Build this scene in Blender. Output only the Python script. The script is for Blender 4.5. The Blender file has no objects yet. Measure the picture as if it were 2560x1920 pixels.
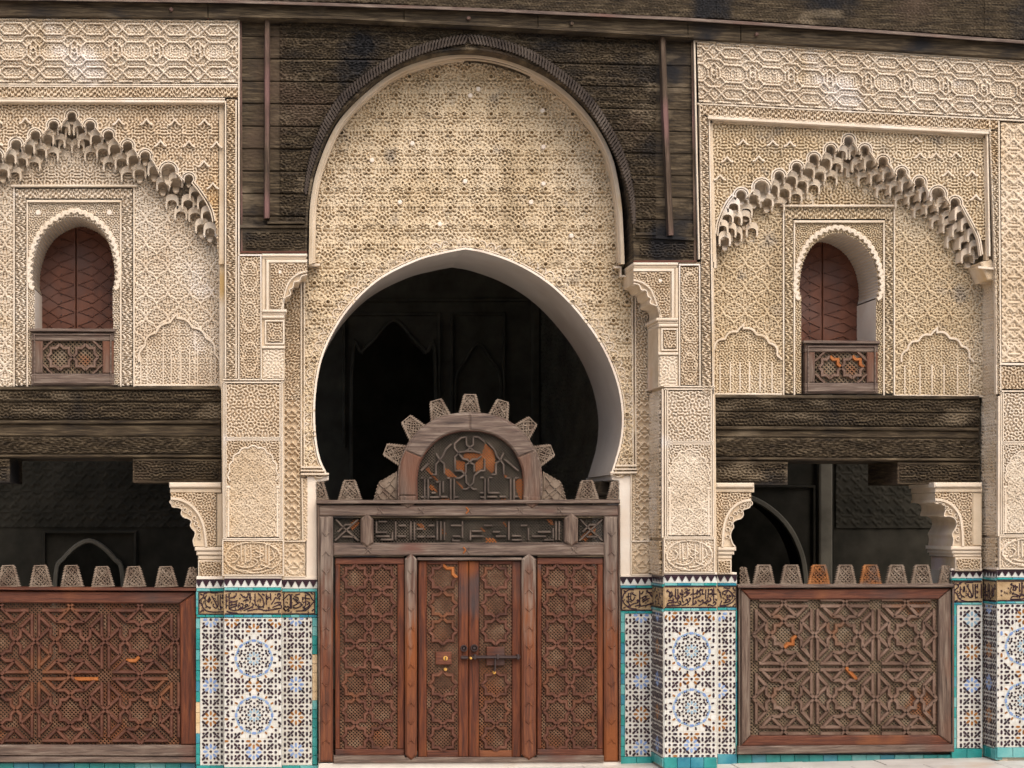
import bpy, math, random
import numpy as np
random.seed(7); RNG = np.random.default_rng(11)
scene = bpy.context.scene
PI = math.pi
# ------------------------------------------------------------------ camera, sky, sun, exposure
FPX = 4400.0; D = 14.67
YAW, PITCH, ROLL = math.radians(8.0), math.radians(4.4), math.radians(-0.33)
def cam_axes():
    cy, sy = math.cos(YAW), math.sin(YAW); cp, sp = math.cos(PITCH), math.sin(PITCH); cr, sr = math.cos(ROLL), math.sin(ROLL)
    f = np.array([sy*cp, cy*cp, sp]); r = np.array([cy, -sy, 0.]); u = np.cross(r, f)
    return np.array([cr*r+sr*u, -sr*r+cr*u, f])
AX = cam_axes()
def _dir(u, v):
    u = np.asarray(u, float); v = np.asarray(v, float)
    return ((u-1280)/FPX)[..., None]*AX[0] + ((960-v)/FPX)[..., None]*AX[1] + AX[2]
_q = _dir(700., 1916.)
EYE = float(-(_q[2]/_q[1])*(D-.45))
CAM = np.array([0., -D, EYE])
def P(u, v, d):
    """point of the facade measured at (u, v), standing d metres in front of the main wall plane"""
    u, v, d = np.broadcast_arrays(np.asarray(u, float), np.asarray(v, float), np.asarray(d, float))
    q = _dir(u, v); t = (D-d)/q[..., 1]
    return CAM + q*t[..., None]
cam = bpy.data.cameras.new('camera'); cam.sensor_fit = 'HORIZONTAL'; cam.sensor_width = 36.0
cam.lens = FPX/2560*36; cam.clip_end = 300
camo = bpy.data.objects.new('camera', cam); scene.collection.objects.link(camo)
import mathutils
camo.matrix_world = mathutils.Matrix([[AX[0][i], AX[1][i], -AX[2][i], CAM[i]] for i in range(3)]+[[0, 0, 0, 1]])
scene.camera = camo
SUN_EL, SUN_AZ = math.radians(46), math.radians(14)      # the light falls from the open court, a little from the right
world = bpy.data.worlds.new('World'); scene.world = world; world.use_nodes = True
wn = world.node_tree; sky = wn.nodes.new('ShaderNodeTexSky'); sky.sky_type = 'NISHITA'; sky.sun_disc = False
sky.sun_elevation = SUN_EL; sky.sun_rotation = PI - SUN_AZ; sky.dust_density = 3.0; sky.ozone_density = 0.6
wn.links.new(sky.outputs[0], wn.nodes['Background'].inputs[0]); wn.nodes['Background'].inputs[1].default_value = 0.13
sl = bpy.data.lights.new('sun', 'SUN'); sl.energy = 1.0; sl.angle = math.radians(55); sl.color = (1.0, .92, .79)
so = bpy.data.objects.new('sun', sl); scene.collection.objects.link(so)
_sd = mathutils.Vector((math.sin(SUN_AZ)*math.cos(SUN_EL), -math.cos(SUN_AZ)*math.cos(SUN_EL), math.sin(SUN_EL)))
so.rotation_euler = _sd.to_track_quat('Z', 'Y').to_euler(); so.location = (3, -8, 12)
vs = scene.view_settings; vs.view_transform = 'Standard'; vs.look = 'None'; vs.gamma = 1; vs.use_curve_mapping = False; vs.exposure = 0.92

# ------------------------------------------------------------------ materials
def mat(name, cols, scale=3., stretch=(1, 1, 1), rough=.85, bump=0., bscale=60., detail=6., patch=None, spec=.3, dist=0.):
    m = bpy.data.materials.new(name); m.use_nodes = True; nt = m.node_tree; N = nt.nodes; L = nt.links
    b = N['Principled BSDF']; b.inputs['Roughness'].default_value = rough
    b.inputs['Specular IOR Level'].default_value = spec
    tc = N.new('ShaderNodeTexCoord'); mp = N.new('ShaderNodeMapping'); mp.inputs['Scale'].default_value = stretch
    L.new(tc.outputs['Object'], mp.inputs[0])
    n = N.new('ShaderNodeTexNoise'); n.inputs['Scale'].default_value = scale; n.inputs['Detail'].default_value = detail
    n.inputs['Roughness'].default_value = .62; n.inputs['Distortion'].default_value = dist
    L.new(mp.outputs[0], n.inputs['Vector'])
    r = N.new('ShaderNodeValToRGB'); el = r.color_ramp.elements
    k = len(cols)
    while len(el) < k: el.new(.5)
    for i, c in enumerate(cols):
        el[i].position = .3+.4*i/max(1, k-1); el[i].color = (*c, 1)
    L.new(n.outputs['Fac'], r.inputs[0]); out = r.outputs[0]
    for pc, ps, lo, hi, *pst in (patch or []):
        n2 = N.new('ShaderNodeTexNoise'); n2.inputs['Scale'].default_value = ps; n2.inputs['Detail'].default_value = 5
        mp2 = N.new('ShaderNodeMapping'); mp2.inputs['Location'].default_value = (random.uniform(0, 9),)*3
        if pst: mp2.inputs['Scale'].default_value = pst[0]
        L.new(tc.outputs['Object'], mp2.inputs[0]); L.new(mp2.outputs[0], n2.inputs['Vector'])
        mr = N.new('ShaderNodeMapRange'); mr.inputs[1].default_value = lo; mr.inputs[2].default_value = hi
        L.new(n2.outputs['Fac'], mr.inputs[0])
        mx = N.new('ShaderNodeMix'); mx.data_type = 'RGBA'; L.new(mr.outputs[0], mx.inputs[0]); L.new(out, mx.inputs[6])
        mx.inputs[7].default_value = (*pc, 1); out = mx.outputs[2]
    L.new(out, b.inputs['Base Color'])
    if bump:
        n3 = N.new('ShaderNodeTexNoise'); n3.inputs['Scale'].default_value = bscale; n3.inputs['Detail'].default_value = 4
        L.new(mp.outputs[0], n3.inputs['Vector'])
        bp = N.new('ShaderNodeBump'); bp.inputs['Strength'].default_value = bump; bp.inputs['Distance'].default_value = .01
        L.new(n3.outputs['Fac'], bp.inputs['Height']); L.new(bp.outputs[0], b.inputs['Normal'])
    return m
GH = (1.2, 1.2, 16); GV = (16, 16, 1.2)
M = {}
M['stucco'] = mat('carved stucco', [(.49, .37, .24), (.59, .47, .335), (.66, .555, .425)], 1.6, rough=.9, bump=.25, bscale=90,
                  patch=[((.72, .61, .48), 1.1, .56, .72), ((.52, .33, .13), .9, .56, .75)])
M['stucco_pale'] = mat('pale stucco', [(.57, .46, .34), (.66, .56, .44), (.73, .64, .53)], 2.2, rough=.9, bump=.25, bscale=90,
                       patch=[((.46, .33, .17), 1.2, .6, .75), ((.74, .67, .6), 2.2, .62, .72)])
M['stucco_ochre'] = mat('ochre stucco', [(.52, .40, .25), (.61, .49, .335), (.67, .56, .415)], 1.3, rough=.9, bump=.25, bscale=90,
                        patch=[((.70, .60, .46), .8, .58, .75), ((.42, .32, .20), 1.6, .56, .74, (2.2, 2.2, .5)), ((.40, .33, .25), 4.5, .62, .74)])
M['plain'] = mat('plain stucco', [(.48, .37, .25), (.59, .48, .35), (.66, .56, .44)], 3, rough=.88, bump=.3, bscale=40,
                 patch=[((.5, .33, .14), 1.6, .58, .72), ((.62, .5, .45), 1.1, .6, .7)])
M['plaster'] = mat('smooth plaster', [(.46, .39, .33), (.52, .46, .40), (.58, .52, .46)], 1.2, rough=.8, bump=.15, bscale=25,
                   patch=[((.42, .34, .27), .9, .55, .75)])
M['white'] = mat('white plaster', [(.66, .55, .46), (.74, .65, .55), (.78, .72, .64)], 2.5, rough=.85, bump=.2, bscale=30)
M['dark_h'] = mat('dark cedar', [(.012, .008, .005), (.048, .033, .018), (.135, .10, .06)], 3.2, GH, .85, .6, 14, dist=.6,
                  patch=[((.012, .011, .012), 1.5, .54, .66), ((.17, .13, .085), 2.0, .57, .72, (1, 1, 3)), ((.085, .055, .036), 1.1, .6, .75)])
M['dark_v'] = mat('dark cedar upright', [(.025, .017, .012), (.07, .045, .028), (.14, .10, .07)], 3.2, GV, .8, .5, 14,
                  patch=[((.17, .09, .08), 2.0, .5, .7)])
M['rope'] = mat('rope carved cedar', [(.022, .015, .012), (.05, .036, .027), (.09, .07, .055)], 5., (1, 1, 1), .8, .5, 30)
M['grey_h'] = mat('weathered cedar', [(.05, .035, .03), (.13, .09, .07), (.24, .19, .15)], 3., GH, .75, .5, 12, dist=.4,
                  patch=[((.13, .06, .045), 1.8, .55, .72, (1, 1, 3))])
M['grey_v'] = mat('weathered cedar upright', [(.05, .035, .028), (.12, .08, .06), (.22, .17, .13)], 3., GV, .75, .5, 12, dist=.4,
                  patch=[((.14, .06, .035), 1.3, .54, .68, (2, 2, .7))])
M['red_h'] = mat('red brown cedar', [(.04, .014, .009), (.10, .03, .015), (.165, .06, .03)], 3., GH, .6, .4, 12, dist=.4,
                 patch=[((.19, .065, .025), 2.2, .57, .7), ((.06, .035, .03), 1.3, .55, .7)])
M['red_v'] = mat('red brown cedar upright', [(.035, .012, .008), (.10, .027, .011), (.18, .054, .018)], 3., GV, .6, .4, 12, dist=.4,
                 patch=[((.20, .06, .016), 1.6, .55, .68, (2.5, 2.5, .5)), ((.05, .04, .04), 1.1, .58, .7)])
M['strap'] = mat('strapwork cedar', [(.045, .017, .011), (.10, .038, .023), (.165, .072, .045)], 6., (1, 1, 1), .6, .4, 40,
                 patch=[((.16, .062, .026), 2.2, .57, .72)])
M['strap_grey'] = mat('greyed strapwork cedar', [(.07, .04, .028), (.14, .085, .06), (.21, .14, .105)], 6., (1, 1, 1), .65, .4, 40,
                      patch=[((.16, .07, .032), 2.2, .6, .72)])
M['lattice'] = mat('lattice cedar', [(.075, .032, .017), (.145, .072, .04), (.23, .145, .09)], 8., (1, 1, 1), .7,
                   patch=[((.19, .07, .028), 2.6, .57, .7)])
M['lattice_grey'] = mat('greyed lattice cedar', [(.10, .06, .036), (.19, .135, .085), (.27, .21, .15)], 8., (1, 1, 1), .7,
                        patch=[((.24, .09, .035), 2.0, .6, .7)])
M['mesh_dark'] = mat('fine lattice', [(.05, .04, .03), (.10, .08, .06), (.17, .135, .10)], 5., rough=.8)
M['kufic'] = mat('greyed kufic straps', [(.045, .033, .026), (.09, .068, .054), (.15, .115, .09)], 9., rough=.75)
M['orange'] = mat('new orange wood', [(.20, .06, .015), (.30, .095, .022), (.40, .15, .045)], 7., rough=.65)
M['merlon'] = mat('carved merlon wood', [(.11, .07, .05), (.20, .15, .11), (.28, .22, .17)], 9., rough=.8)
M['merlon_new'] = mat('newer merlon wood', [(.12, .05, .025), (.26, .10, .03), (.40, .17, .06)], 9., rough=.75, patch=[((.16, .10, .07), 6, .5, .62)])
M['shutter'] = mat('red shutter wood', [(.065, .022, .012), (.125, .043, .022), (.185, .07, .04)], 2.6, (2, 2, 1.4), .5, .15, 20,
                   patch=[((.12, .06, .045), 2.0, .5, .65)])
M['tile_white'] = mat('white glazed tile', [(.5, .5, .46), (.6, .6, .56), (.68, .68, .65)], 14., rough=.3, spec=.4)
M['tile_black'] = mat('black glazed tile', [(.014, .009, .012), (.03, .014, .022), (.05, .02, .03)], 20., rough=.28, spec=.4)
M['tile_ochre'] = mat('ochre glazed tile', [(.17, .065, .012), (.26, .10, .018), (.36, .16, .04)], 20., rough=.3, spec=.4)
M['tile_blue'] = mat('blue glazed tile', [(.10, .17, .38), (.18, .27, .5), (.28, .38, .58)], 20., rough=.3, spec=.4)
M['tile_pale'] = mat('pale blue glazed tile', [(.16, .27, .36), (.24, .36, .45), (.32, .43, .52)], 20., rough=.3, spec=.4)
M['teal'] = mat('teal glazed tile', [(.012, .17, .17), (.02, .25, .24), (.05, .32, .31)], 5., rough=.28, spec=.45)
M['teal_blue'] = mat('blue teal glazed tile', [(.015, .14, .21), (.03, .21, .28), (.08, .3, .36)], 5., rough=.28, spec=.45)
M['teal_pale'] = mat('pale teal glazed tile', [(.06, .29, .30), (.12, .37, .37), (.2, .43, .42)], 5., rough=.3, spec=.45)
M['cream_tile'] = mat('cream incised tile', [(.26, .17, .085), (.36, .25, .135), (.45, .33, .2)], 12., rough=.5)
M['grout'] = mat('mortar', [(.5, .42, .32), (.58, .5, .4), (.64, .57, .47)], 8., rough=.9)
M['repair'] = mat('bare mortar', [(.55, .38, .2), (.62, .46, .28), (.66, .5, .34)], 5., rough=.9, bump=.3)
M['marble'] = mat('pale marble', [(.5, .46, .41), (.6, .56, .51), (.68, .64, .58)], 3., rough=.45, patch=[((.55, .4, .28), 1.5, .6, .75)])
def zmix(name, low, high, z0, z1):
    """posts whose upper part has weathered grey"""
    m = mat(name, low, 3., GV, .65, .4, 12, dist=.4, patch=[((.20, .06, .016), 1.6, .55, .68, (2.5, 2.5, .5))]); nt = m.node_tree; N = nt.nodes; L = nt.links
    b = N['Principled BSDF']; src = b.inputs['Base Color'].links[0].from_socket
    tc = N.new('ShaderNodeTexCoord'); sp = N.new('ShaderNodeSeparateXYZ'); L.new(tc.outputs['Object'], sp.inputs[0])
    nz = N.new('ShaderNodeTexNoise'); nz.inputs['Scale'].default_value = 6; mpg = N.new('ShaderNodeMapping'); mpg.inputs['Scale'].default_value = (6, 6, .6)
    L.new(tc.outputs['Object'], mpg.inputs[0]); L.new(mpg.outputs[0], nz.inputs['Vector'])
    ad = N.new('ShaderNodeMath'); ad.operation = 'MULTIPLY_ADD'; L.new(nz.outputs['Fac'], ad.inputs[0]); ad.inputs[1].default_value = 1.2; L.new(sp.outputs['Z'], ad.inputs[2])
    mr = N.new('ShaderNodeMapRange'); mr.inputs[1].default_value = z0+.6; mr.inputs[2].default_value = z1+.6; L.new(ad.outputs[0], mr.inputs[0])
    rr = N.new('ShaderNodeValToRGB'); L.new(nz.outputs['Fac'], rr.inputs[0]); rr.color_ramp.elements[0].position = .35; rr.color_ramp.elements[1].position = .65
    rr.color_ramp.elements[0].color = (*high[0], 1); rr.color_ramp.elements[1].color = (*high[1], 1)
    mx = N.new('ShaderNodeMix'); mx.data_type = 'RGBA'; L.new(mr.outputs[0], mx.inputs[0]); L.new(src, mx.inputs[6]); L.new(rr.outputs[0], mx.inputs[7]); L.new(mx.outputs[2], b.inputs['Base Color'])
    return m
M['post'] = zmix('door post cedar', [(.05, .022, .014), (.13, .042, .02), (.21, .075, .03)], [(.09, .062, .05), (.22, .17, .135)], .9, 1.7)
M['iron'] = mat('dark iron', [(.02, .014, .014), (.04, .025, .025), (.06, .04, .035)], 20., rough=.45, spec=.5)
M['brass'] = mat('brass', [(.45, .22, .04), (.55, .3, .07), (.6, .36, .1)], 20., rough=.35)
M['red_paint'] = mat('red paint', [(.30, .03, .02), (.4, .04, .03), (.45, .07, .05)], 10., rough=.7)
M['inner'] = mat('shade dark stucco', [(.014, .013, .009), (.028, .025, .018), (.045, .04, .03)], 3., rough=.95)  # darkness of the unlit rooms put into the stucco colour
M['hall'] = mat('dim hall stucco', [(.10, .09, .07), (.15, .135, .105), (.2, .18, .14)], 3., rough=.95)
M['inner_wood'] = mat('shade dark wood', [(.008, .006, .005), (.014, .011, .008), (.02, .016, .012)], 3., GH, .9)  # ceiling wood coloured near black to stand for the shade indoors
# ------------------------------------------------------------------ things, parts
COL = scene.collection
def thing(name, label, cat, at=(0, 0, 0), group=None):
    o = bpy.data.objects.new(name, None); COL.objects.link(o); o.location = at; o.empty_display_size = .2
    o['label'] = label; o['category'] = cat; o['kind'] = 'thing'
    if group: o['group'] = group
    return o
class MB:
    def __init__(s): s.v = []; s.f = []; s.m = []; s.n = 0
    def add(s, V, F, mi=0):
        V = np.asarray(V, float).reshape(-1, 3); s.v.append(V)
        n = s.n
        for f in F: s.f.append([n+i for i in f]); s.m.append(mi)
        s.n += len(V)
    def build(s, name, mats, parent=None, kind=None, smooth=False, label=None):
        if not s.n: return None
        V = np.concatenate(s.v); off = np.array(parent_loc(parent))
        me = bpy.data.meshes.new(name); me.from_pydata((V-off).tolist(), [], s.f)
        for k in (mats if isinstance(mats, (list, tuple)) else [mats]): me.materials.append(M[k])
        if any(s.m): me.polygons.foreach_set('material_index', s.m)
        if smooth: me.polygons.foreach_set('use_smooth', [True]*len(s.f))
        me.update()
        return link(name, me, parent, kind, label)
def parent_loc(p):
    l = np.zeros(3)
    while p is not None: l = l+np.array(p.location); p = p.parent
    return l
def link(name, me, parent, kind=None, label=None):
    o = bpy.data.objects.new(name, me); COL.objects.link(o)
    if parent is not None: o.parent = parent
    if kind: o['kind'] = kind
    if label: o['label'] = label
    return o
def front(d):                              # a face parallel to the wall, d metres in front of it
    return lambda u, v, h=0.: P(u, v, np.asarray(d)+h)
def side(ue, df, sgn=-1):                  # the return face of a pilaster: u is now pixels of depth behind the front edge
    def f(u, v, h=0.):
        q = P(np.full_like(np.asarray(v, float), ue), v, df)
        u, h, _ = np.broadcast_arrays(np.asarray(u, float), np.asarray(h, float), q[..., 0])
        return np.stack([q[..., 0]+sgn*h, q[..., 1]+u/300., q[..., 2]], -1)
    return f
# polygons -----------------------------------------------------------------
def area(p): p = np.asarray(p, float); x, y = p[:, 0], p[:, 1]; return .5*np.sum(x*np.roll(y, -1)-np.roll(x, -1)*y)
def inset(p, b):
    p = np.asarray(p, float); s = 1 if area(p) > 0 else -1
    a = p-np.roll(p, 1, 0); c = np.roll(p, -1, 0)-p
    na = np.stack([-a[:, 1], a[:, 0]], 1)/(np.linalg.norm(a, axis=1)[:, None]+1e-9)
    nc = np.stack([-c[:, 1], c[:, 0]], 1)/(np.linalg.norm(c, axis=1)[:, None]+1e-9)
    m = na+nc; m /= np.maximum((m*m).sum(1)/2, .35)[:, None]
    return p+m*b*s
def slab(mb, mp, poly, h1, h0, bev=0., mi=0):
    """solid block: outline poly at height h1 above the mapper plane, sides straight back to h0"""
    poly = np.asarray(poly, float)
    if area(poly) > 0: poly = poly[::-1]
    n = len(poly)
    A = mp(poly[:, 0], poly[:, 1], h1)
    B = A+_axis(mp)*(h0-h1)
    F = []
    if bev:
        ip = inset(poly, bev); T = mp(ip[:, 0], ip[:, 1], h1); A = A-_axis(mp)*(bev/300.)
        V = np.concatenate([T, A, B])
        F.append(list(range(n)))
        for i in range(n):
            j = (i+1) % n
            F.append([j, i, n+i, n+j]); F.append([n+j, n+i, 2*n+i, 2*n+j])
    else:
        V = np.concatenate([A, B]); F.append(list(range(n)))
        for i in range(n):
            j = (i+1) % n; F.append([j, i, n+i, n+j])
    mb.add(V, F, mi)
def _axis(mp):
    a = mp(np.array(1000.), np.array(900.), 0.); b = mp(np.array(1000.), np.array(900.), 1.)
    q = b-a
    return np.array([0, -1., 0]) if abs(q[1]) > .5 else np.array([np.sign(q[0]), 0, 0])
def rect(u0, v0, u1, v1): return [(u0, v0), (u1, v0), (u1, v1), (u0, v1)]
def offs(pts, w, closed=False):
    p = np.asarray(pts, float)
    if closed: a = p-np.roll(p, 1, 0); c = np.roll(p, -1, 0)-p
    else:
        t = p[1:]-p[:-1]; a = np.vstack([t[:1], t]); c = np.vstack([t, t[-1:]])
    na = np.stack([-a[:, 1], a[:, 0]], 1)/(np.linalg.norm(a, axis=1)[:, None]+1e-9)
    nc = np.stack([-c[:, 1], c[:, 0]], 1)/(np.linalg.norm(c, axis=1)[:, None]+1e-9)
    m = na+nc; m /= np.maximum((m*m).sum(1)/2, .3)[:, None]
    return p+m*w
def ribbon(mb, mp, pts, w, h1, h0=0., top=.6, closed=False, mi=0, taper=False):
    """raised strip of width w along pts, its top narrower than its base"""
    n = len(pts); ax = _axis(mp)
    L, R, l, r = offs(pts, w/2, closed), offs(pts, -w/2, closed), offs(pts, w/2*top, closed), offs(pts, -w/2*top, closed)
    f = lambda q, h: mp(q[:, 0], q[:, 1], h)
    V = np.concatenate([f(L, h1*.6+h0*.4)+ax*(h0-h1)*.6, f(L, h1*.6+h0*.4), f(l, h1), f(r, h1), f(R, h1*.6+h0*.4), f(R, h1*.6+h0*.4)+ax*(h0-h1)*.6])
    F = []
    m = n if closed else n-1
    for k in range(5):
        for i in range(m):
            j = (i+1) % n; F.append([k*n+i, k*n+j, (k+1)*n+j, (k+1)*n+i])
    if not closed:
        F.append([k*n for k in range(6)]); F.append([k*n+n-1 for k in range(5, -1, -1)])
    mb.add(V, F, mi)
def inpoly(x, y, poly):
    p = np.asarray(poly, float); r = np.zeros(x.shape, bool); n = len(p)
    for i in range(n):
        x0, y0 = p[i]; x1, y1 = p[(i+1) % n]
        if y0 == y1: continue
        c = (y0 > y) != (y1 > y)
        r ^= c & (x < (x1-x0)*(y-y0)/(y1-y0)+x0)
    return r
def curve(pts, n=8):
    """Catmull-Rom through the points"""
    p = np.asarray(pts, float); p = np.vstack([2*p[0]-p[1], p, 2*p[-1]-p[-2]]); o = []
    for i in range(1, len(p)-2):
        for t in np.linspace(0, 1, n, endpoint=False):
            a, b, c, d = p[i-1:i+3]
            o.append(.5*((2*b)+(-a+c)*t+(2*a-5*b+4*c-d)*t*t+(-a+3*b-3*c+d)*t**3))
    o.append(p[-2]); return np.array(o)
def resample(pts, step):
    p = np.asarray(pts, float); s = np.r_[0, np.cumsum(np.linalg.norm(np.diff(p, axis=0), axis=1))]
    n = max(2, int(round(s[-1]/step))+1); t = np.linspace(0, s[-1], n)
    return np.stack([np.interp(t, s, p[:, 0]), np.interp(t, s, p[:, 1])], 1)
# ------------------------------------------------------------------ carved relief as height fields
def smooth(a, b, x): t = np.clip((x-a)/(b-a), 0, 1); return t*t*(3-2*t)
def samp(T, pw, ph):
    h, w = T.shape
    def f(x, y):
        x = (np.asarray(x)/pw % 1)*w; y = (np.asarray(y)/ph % 1)*h
        i = np.floor(x).astype(int); j = np.floor(y).astype(int); a = x-i; b = y-j
        i %= w; j %= h; i2 = (i+1) % w; j2 = (j+1) % h
        return (T[j, i]*(1-a)+T[j, i2]*a)*(1-b)+(T[j2, i]*(1-a)+T[j2, i2]*a)*b
    return f
def maze(pw, ph, lam, res=2, ax=1., mirror=True, sharp=3., bias=.22, seed=None):
    """curling carved leafwork: ring-filtered noise, mirrored, cut to crisp ridges (periodic)"""
    w, h = int(round(pw*res)), int(round(ph*res)); g = np.random.default_rng(seed) if seed is not None else RNG
    n = np.fft.fft2(g.standard_normal((h, w)))
    fx = np.fft.fftfreq(w)[None, :]*res*ax; fy = np.fft.fftfreq(h)[:, None]*res/ax
    k = np.hypot(fx, fy)*lam
    n = np.real(np.fft.ifft2(n*np.exp(-((k-1)/.22)**2)))
    if mirror: n = n+np.roll(n[:, ::-1], 1, 1)
    n /= n.std()
    return np.clip(.5+n*sharp*.5+bias, 0, 1)
def sdf(polys, pw, ph, res=2, stag=False):
    w, h = int(round(pw*res)), int(round(ph*res))
    X, Y = np.meshgrid((np.arange(w)+.5)*pw/w, (np.arange(h)+.5)*ph/h); d = np.full(X.shape, 1e9)
    sh = [(0, 0)]+([(pw/2, ph/2)] if stag else [])
    for pl in polys:
        pl = np.asarray(pl, float)
        for i in range(len(pl)-1):
            for sx, sy in sh:
                a = pl[i]+(sx, sy); b = pl[i+1]+(sx, sy); m = (a+b)/2; e = b-a; L = e@e+1e-9
                x = (X-m[0]+pw/2) % pw-pw/2; y = (Y-m[1]+ph/2) % ph-ph/2
                t = np.clip((x*e[0]+y*e[1])/L, -.5, .5)
                np.minimum(d, (x-t*e[0])**2+(y-t*e[1])**2, out=d)
    return np.sqrt(d)
def spiral(cx, cy, r, a0, turns, sg=1, n=12):
    t = np.linspace(0, 1, n); a = a0+sg*turns*2*PI*t; q = r*(1-.8*t)
    return np.stack([cx+q*np.cos(a), cy+q*np.sin(a)], 1)
def mir(pl): q = np.asarray(pl, float).copy(); q[:, 0] *= -1; return q
def sym(L): return [np.asarray(p, float) for p in L]+[mir(p) for p in L]
ridge = lambda d, r, e=.9: 1-smooth(r-e, r+e, d)
# net of ogee cells with a palmette in each (side panels beside the windows)
_net = sym([curve([(0, -31), (6, -22), (20, -14), (27.5, 0)], 5), curve([(27.5, 0), (20, 14), (6, 22), (0, 31)], 5)])
_pal = sym([spiral(8, 3, 6, -.5, 1.1), spiral(9, -9, 4.5, 2.2, 1.0, -1), curve([(0, 16), (4, 8), (3, -2), (0, -10)], 4), spiral(16, -1, 4, 3, .9)])
SEBKA = samp(np.maximum(np.maximum(ridge(sdf(_net, 55, 62, 2.4, True), 1.5), .95*ridge(sdf(_pal, 55, 62, 2.4, True), 1.2)), .8*maze(55, 62, 7, 2.4, seed=33)), 55, 62)
# tympanum: loops, leaves, knobs
_ty = sym([curve([(34, -20), (27, -26), (21, -18), (22, -6), (27, 2)], 5), curve([(0, -30), (8, -24), (12, -14), (6, -9)], 4), spiral(28, -10, 4, 0, 1.0),
           curve([(0, 13), (7, 18), (13, 14), (20, 18), (27, 13), (34, 20)], 4), curve([(5, 24), (12, 30), (18, 26), (24, 34), (34, 30)], 4), spiral(12, 5, 4.5, 1, 1.0, -1),
           curve([(0, 44), (9, 40), (16, 44)], 4), spiral(20, 41, 4, 2, 1)])
_td = sdf(_ty, 68, 94, 2.2, True); _k0 = sdf([[(0, 0), (0, .1)]], 68, 94, 2.2, True); _k1 = sdf([[(0, 33), (0, 37)]], 68, 94, 2.2, True)
_tt = np.maximum(ridge(_td, 1.5), .85*maze(68, 94, 8, 2.2, seed=3)[:_td.shape[0], :_td.shape[1]])
_tt = np.where(_k0 < 11, 1.5*smooth(3., 5., _k0)*(1-smooth(6, 9.5, _k0))+_tt*smooth(6, 9.5, _k0)-1.3*(1-smooth(2.6, 4.6, _k0)), _tt)
_tt = np.maximum(_tt, 1.7*np.clip(1-_k1/6., 0, 1))
TYMP = samp(_tt, 68, 94)
MZ = samp(maze(64, 96, 7.8, 2.5, seed=21), 64, 96)
MZf = samp(maze(48, 72, 6.4, 2.5, seed=5), 48, 72)
MZs = samp(maze(90, 26, 7.0, 2.5, ax=.6, mirror=False, seed=9), 90, 26)            # lettering bands
MZsv = samp(maze(26, 90, 7.0, 2.5, ax=1.7, mirror=False, seed=10), 26, 90)
MZw = samp(maze(160, 44, 9, 2., ax=1.7, mirror=False, seed=12, sharp=1.8, bias=.1), 160, 44)  # weathered wood carving
MZb = samp(maze(120, 60, 11, 2., ax=1.25, seed=14, sharp=1.8, bias=.1), 120, 60)
# strapwork frieze
_fr = sym([[(33, 25), (20, 12), (0, 12)], [(33, 25), (20, 38), (0, 38)], [(33, 25), (51, 7)], [(33, 25), (51, 43)], [(0, 56), (22, 56), (35, 69), (35, 87), (22, 100), (0, 100)],
           [(22, 56), (35, 43), (51, 43)], [(35, 69), (51, 53)], [(35, 87), (51, 103)], [(22, 100), (35, 113), (51, 113)], [(33, 130), (20, 117), (0, 117)], [(33, 130), (20, 143), (0, 143)],
           [(33, 130), (51, 112)], [(33, 130), (51, 148)], [(44, 60), (51, 53)], [(44, 60), (44, 96), (51, 103)], [(10, 3), (41, 3)], [(10, 152), (41, 152)], [(51, 70), (44, 78), (51, 86)]])
_fi = sym([curve([(0, 66), (8, 72), (14, 66), (18, 76)], 4), [(5, 72), (5, 92)], [(11, 70), (11, 90)], [(17, 78), (17, 92), (4, 94)], spiral(51, 78, 4, 0, 1), spiral(51, 25, 6, 0, 1.2), [(0, 20), (6, 25), (0, 30)], spiral(18, 25, 4, 0, 1), [(0, 125), (6, 130), (0, 135)], spiral(18, 130, 4, 0, 1), spiral(51, 130, 6, 0, 1.2)])
_fd = sdf(_fr, 102, 155, 2); _f2 = sdf(_fi, 102, 155, 2)
FRIEZE = samp(np.maximum(ridge(_fd, 1.9), np.where(_fd > 4.2, .62*np.maximum(ridge(_f2, 1.4), .7*ridge(np.abs(_fd-7), 1.2)), 0)), 102, 155)
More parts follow.
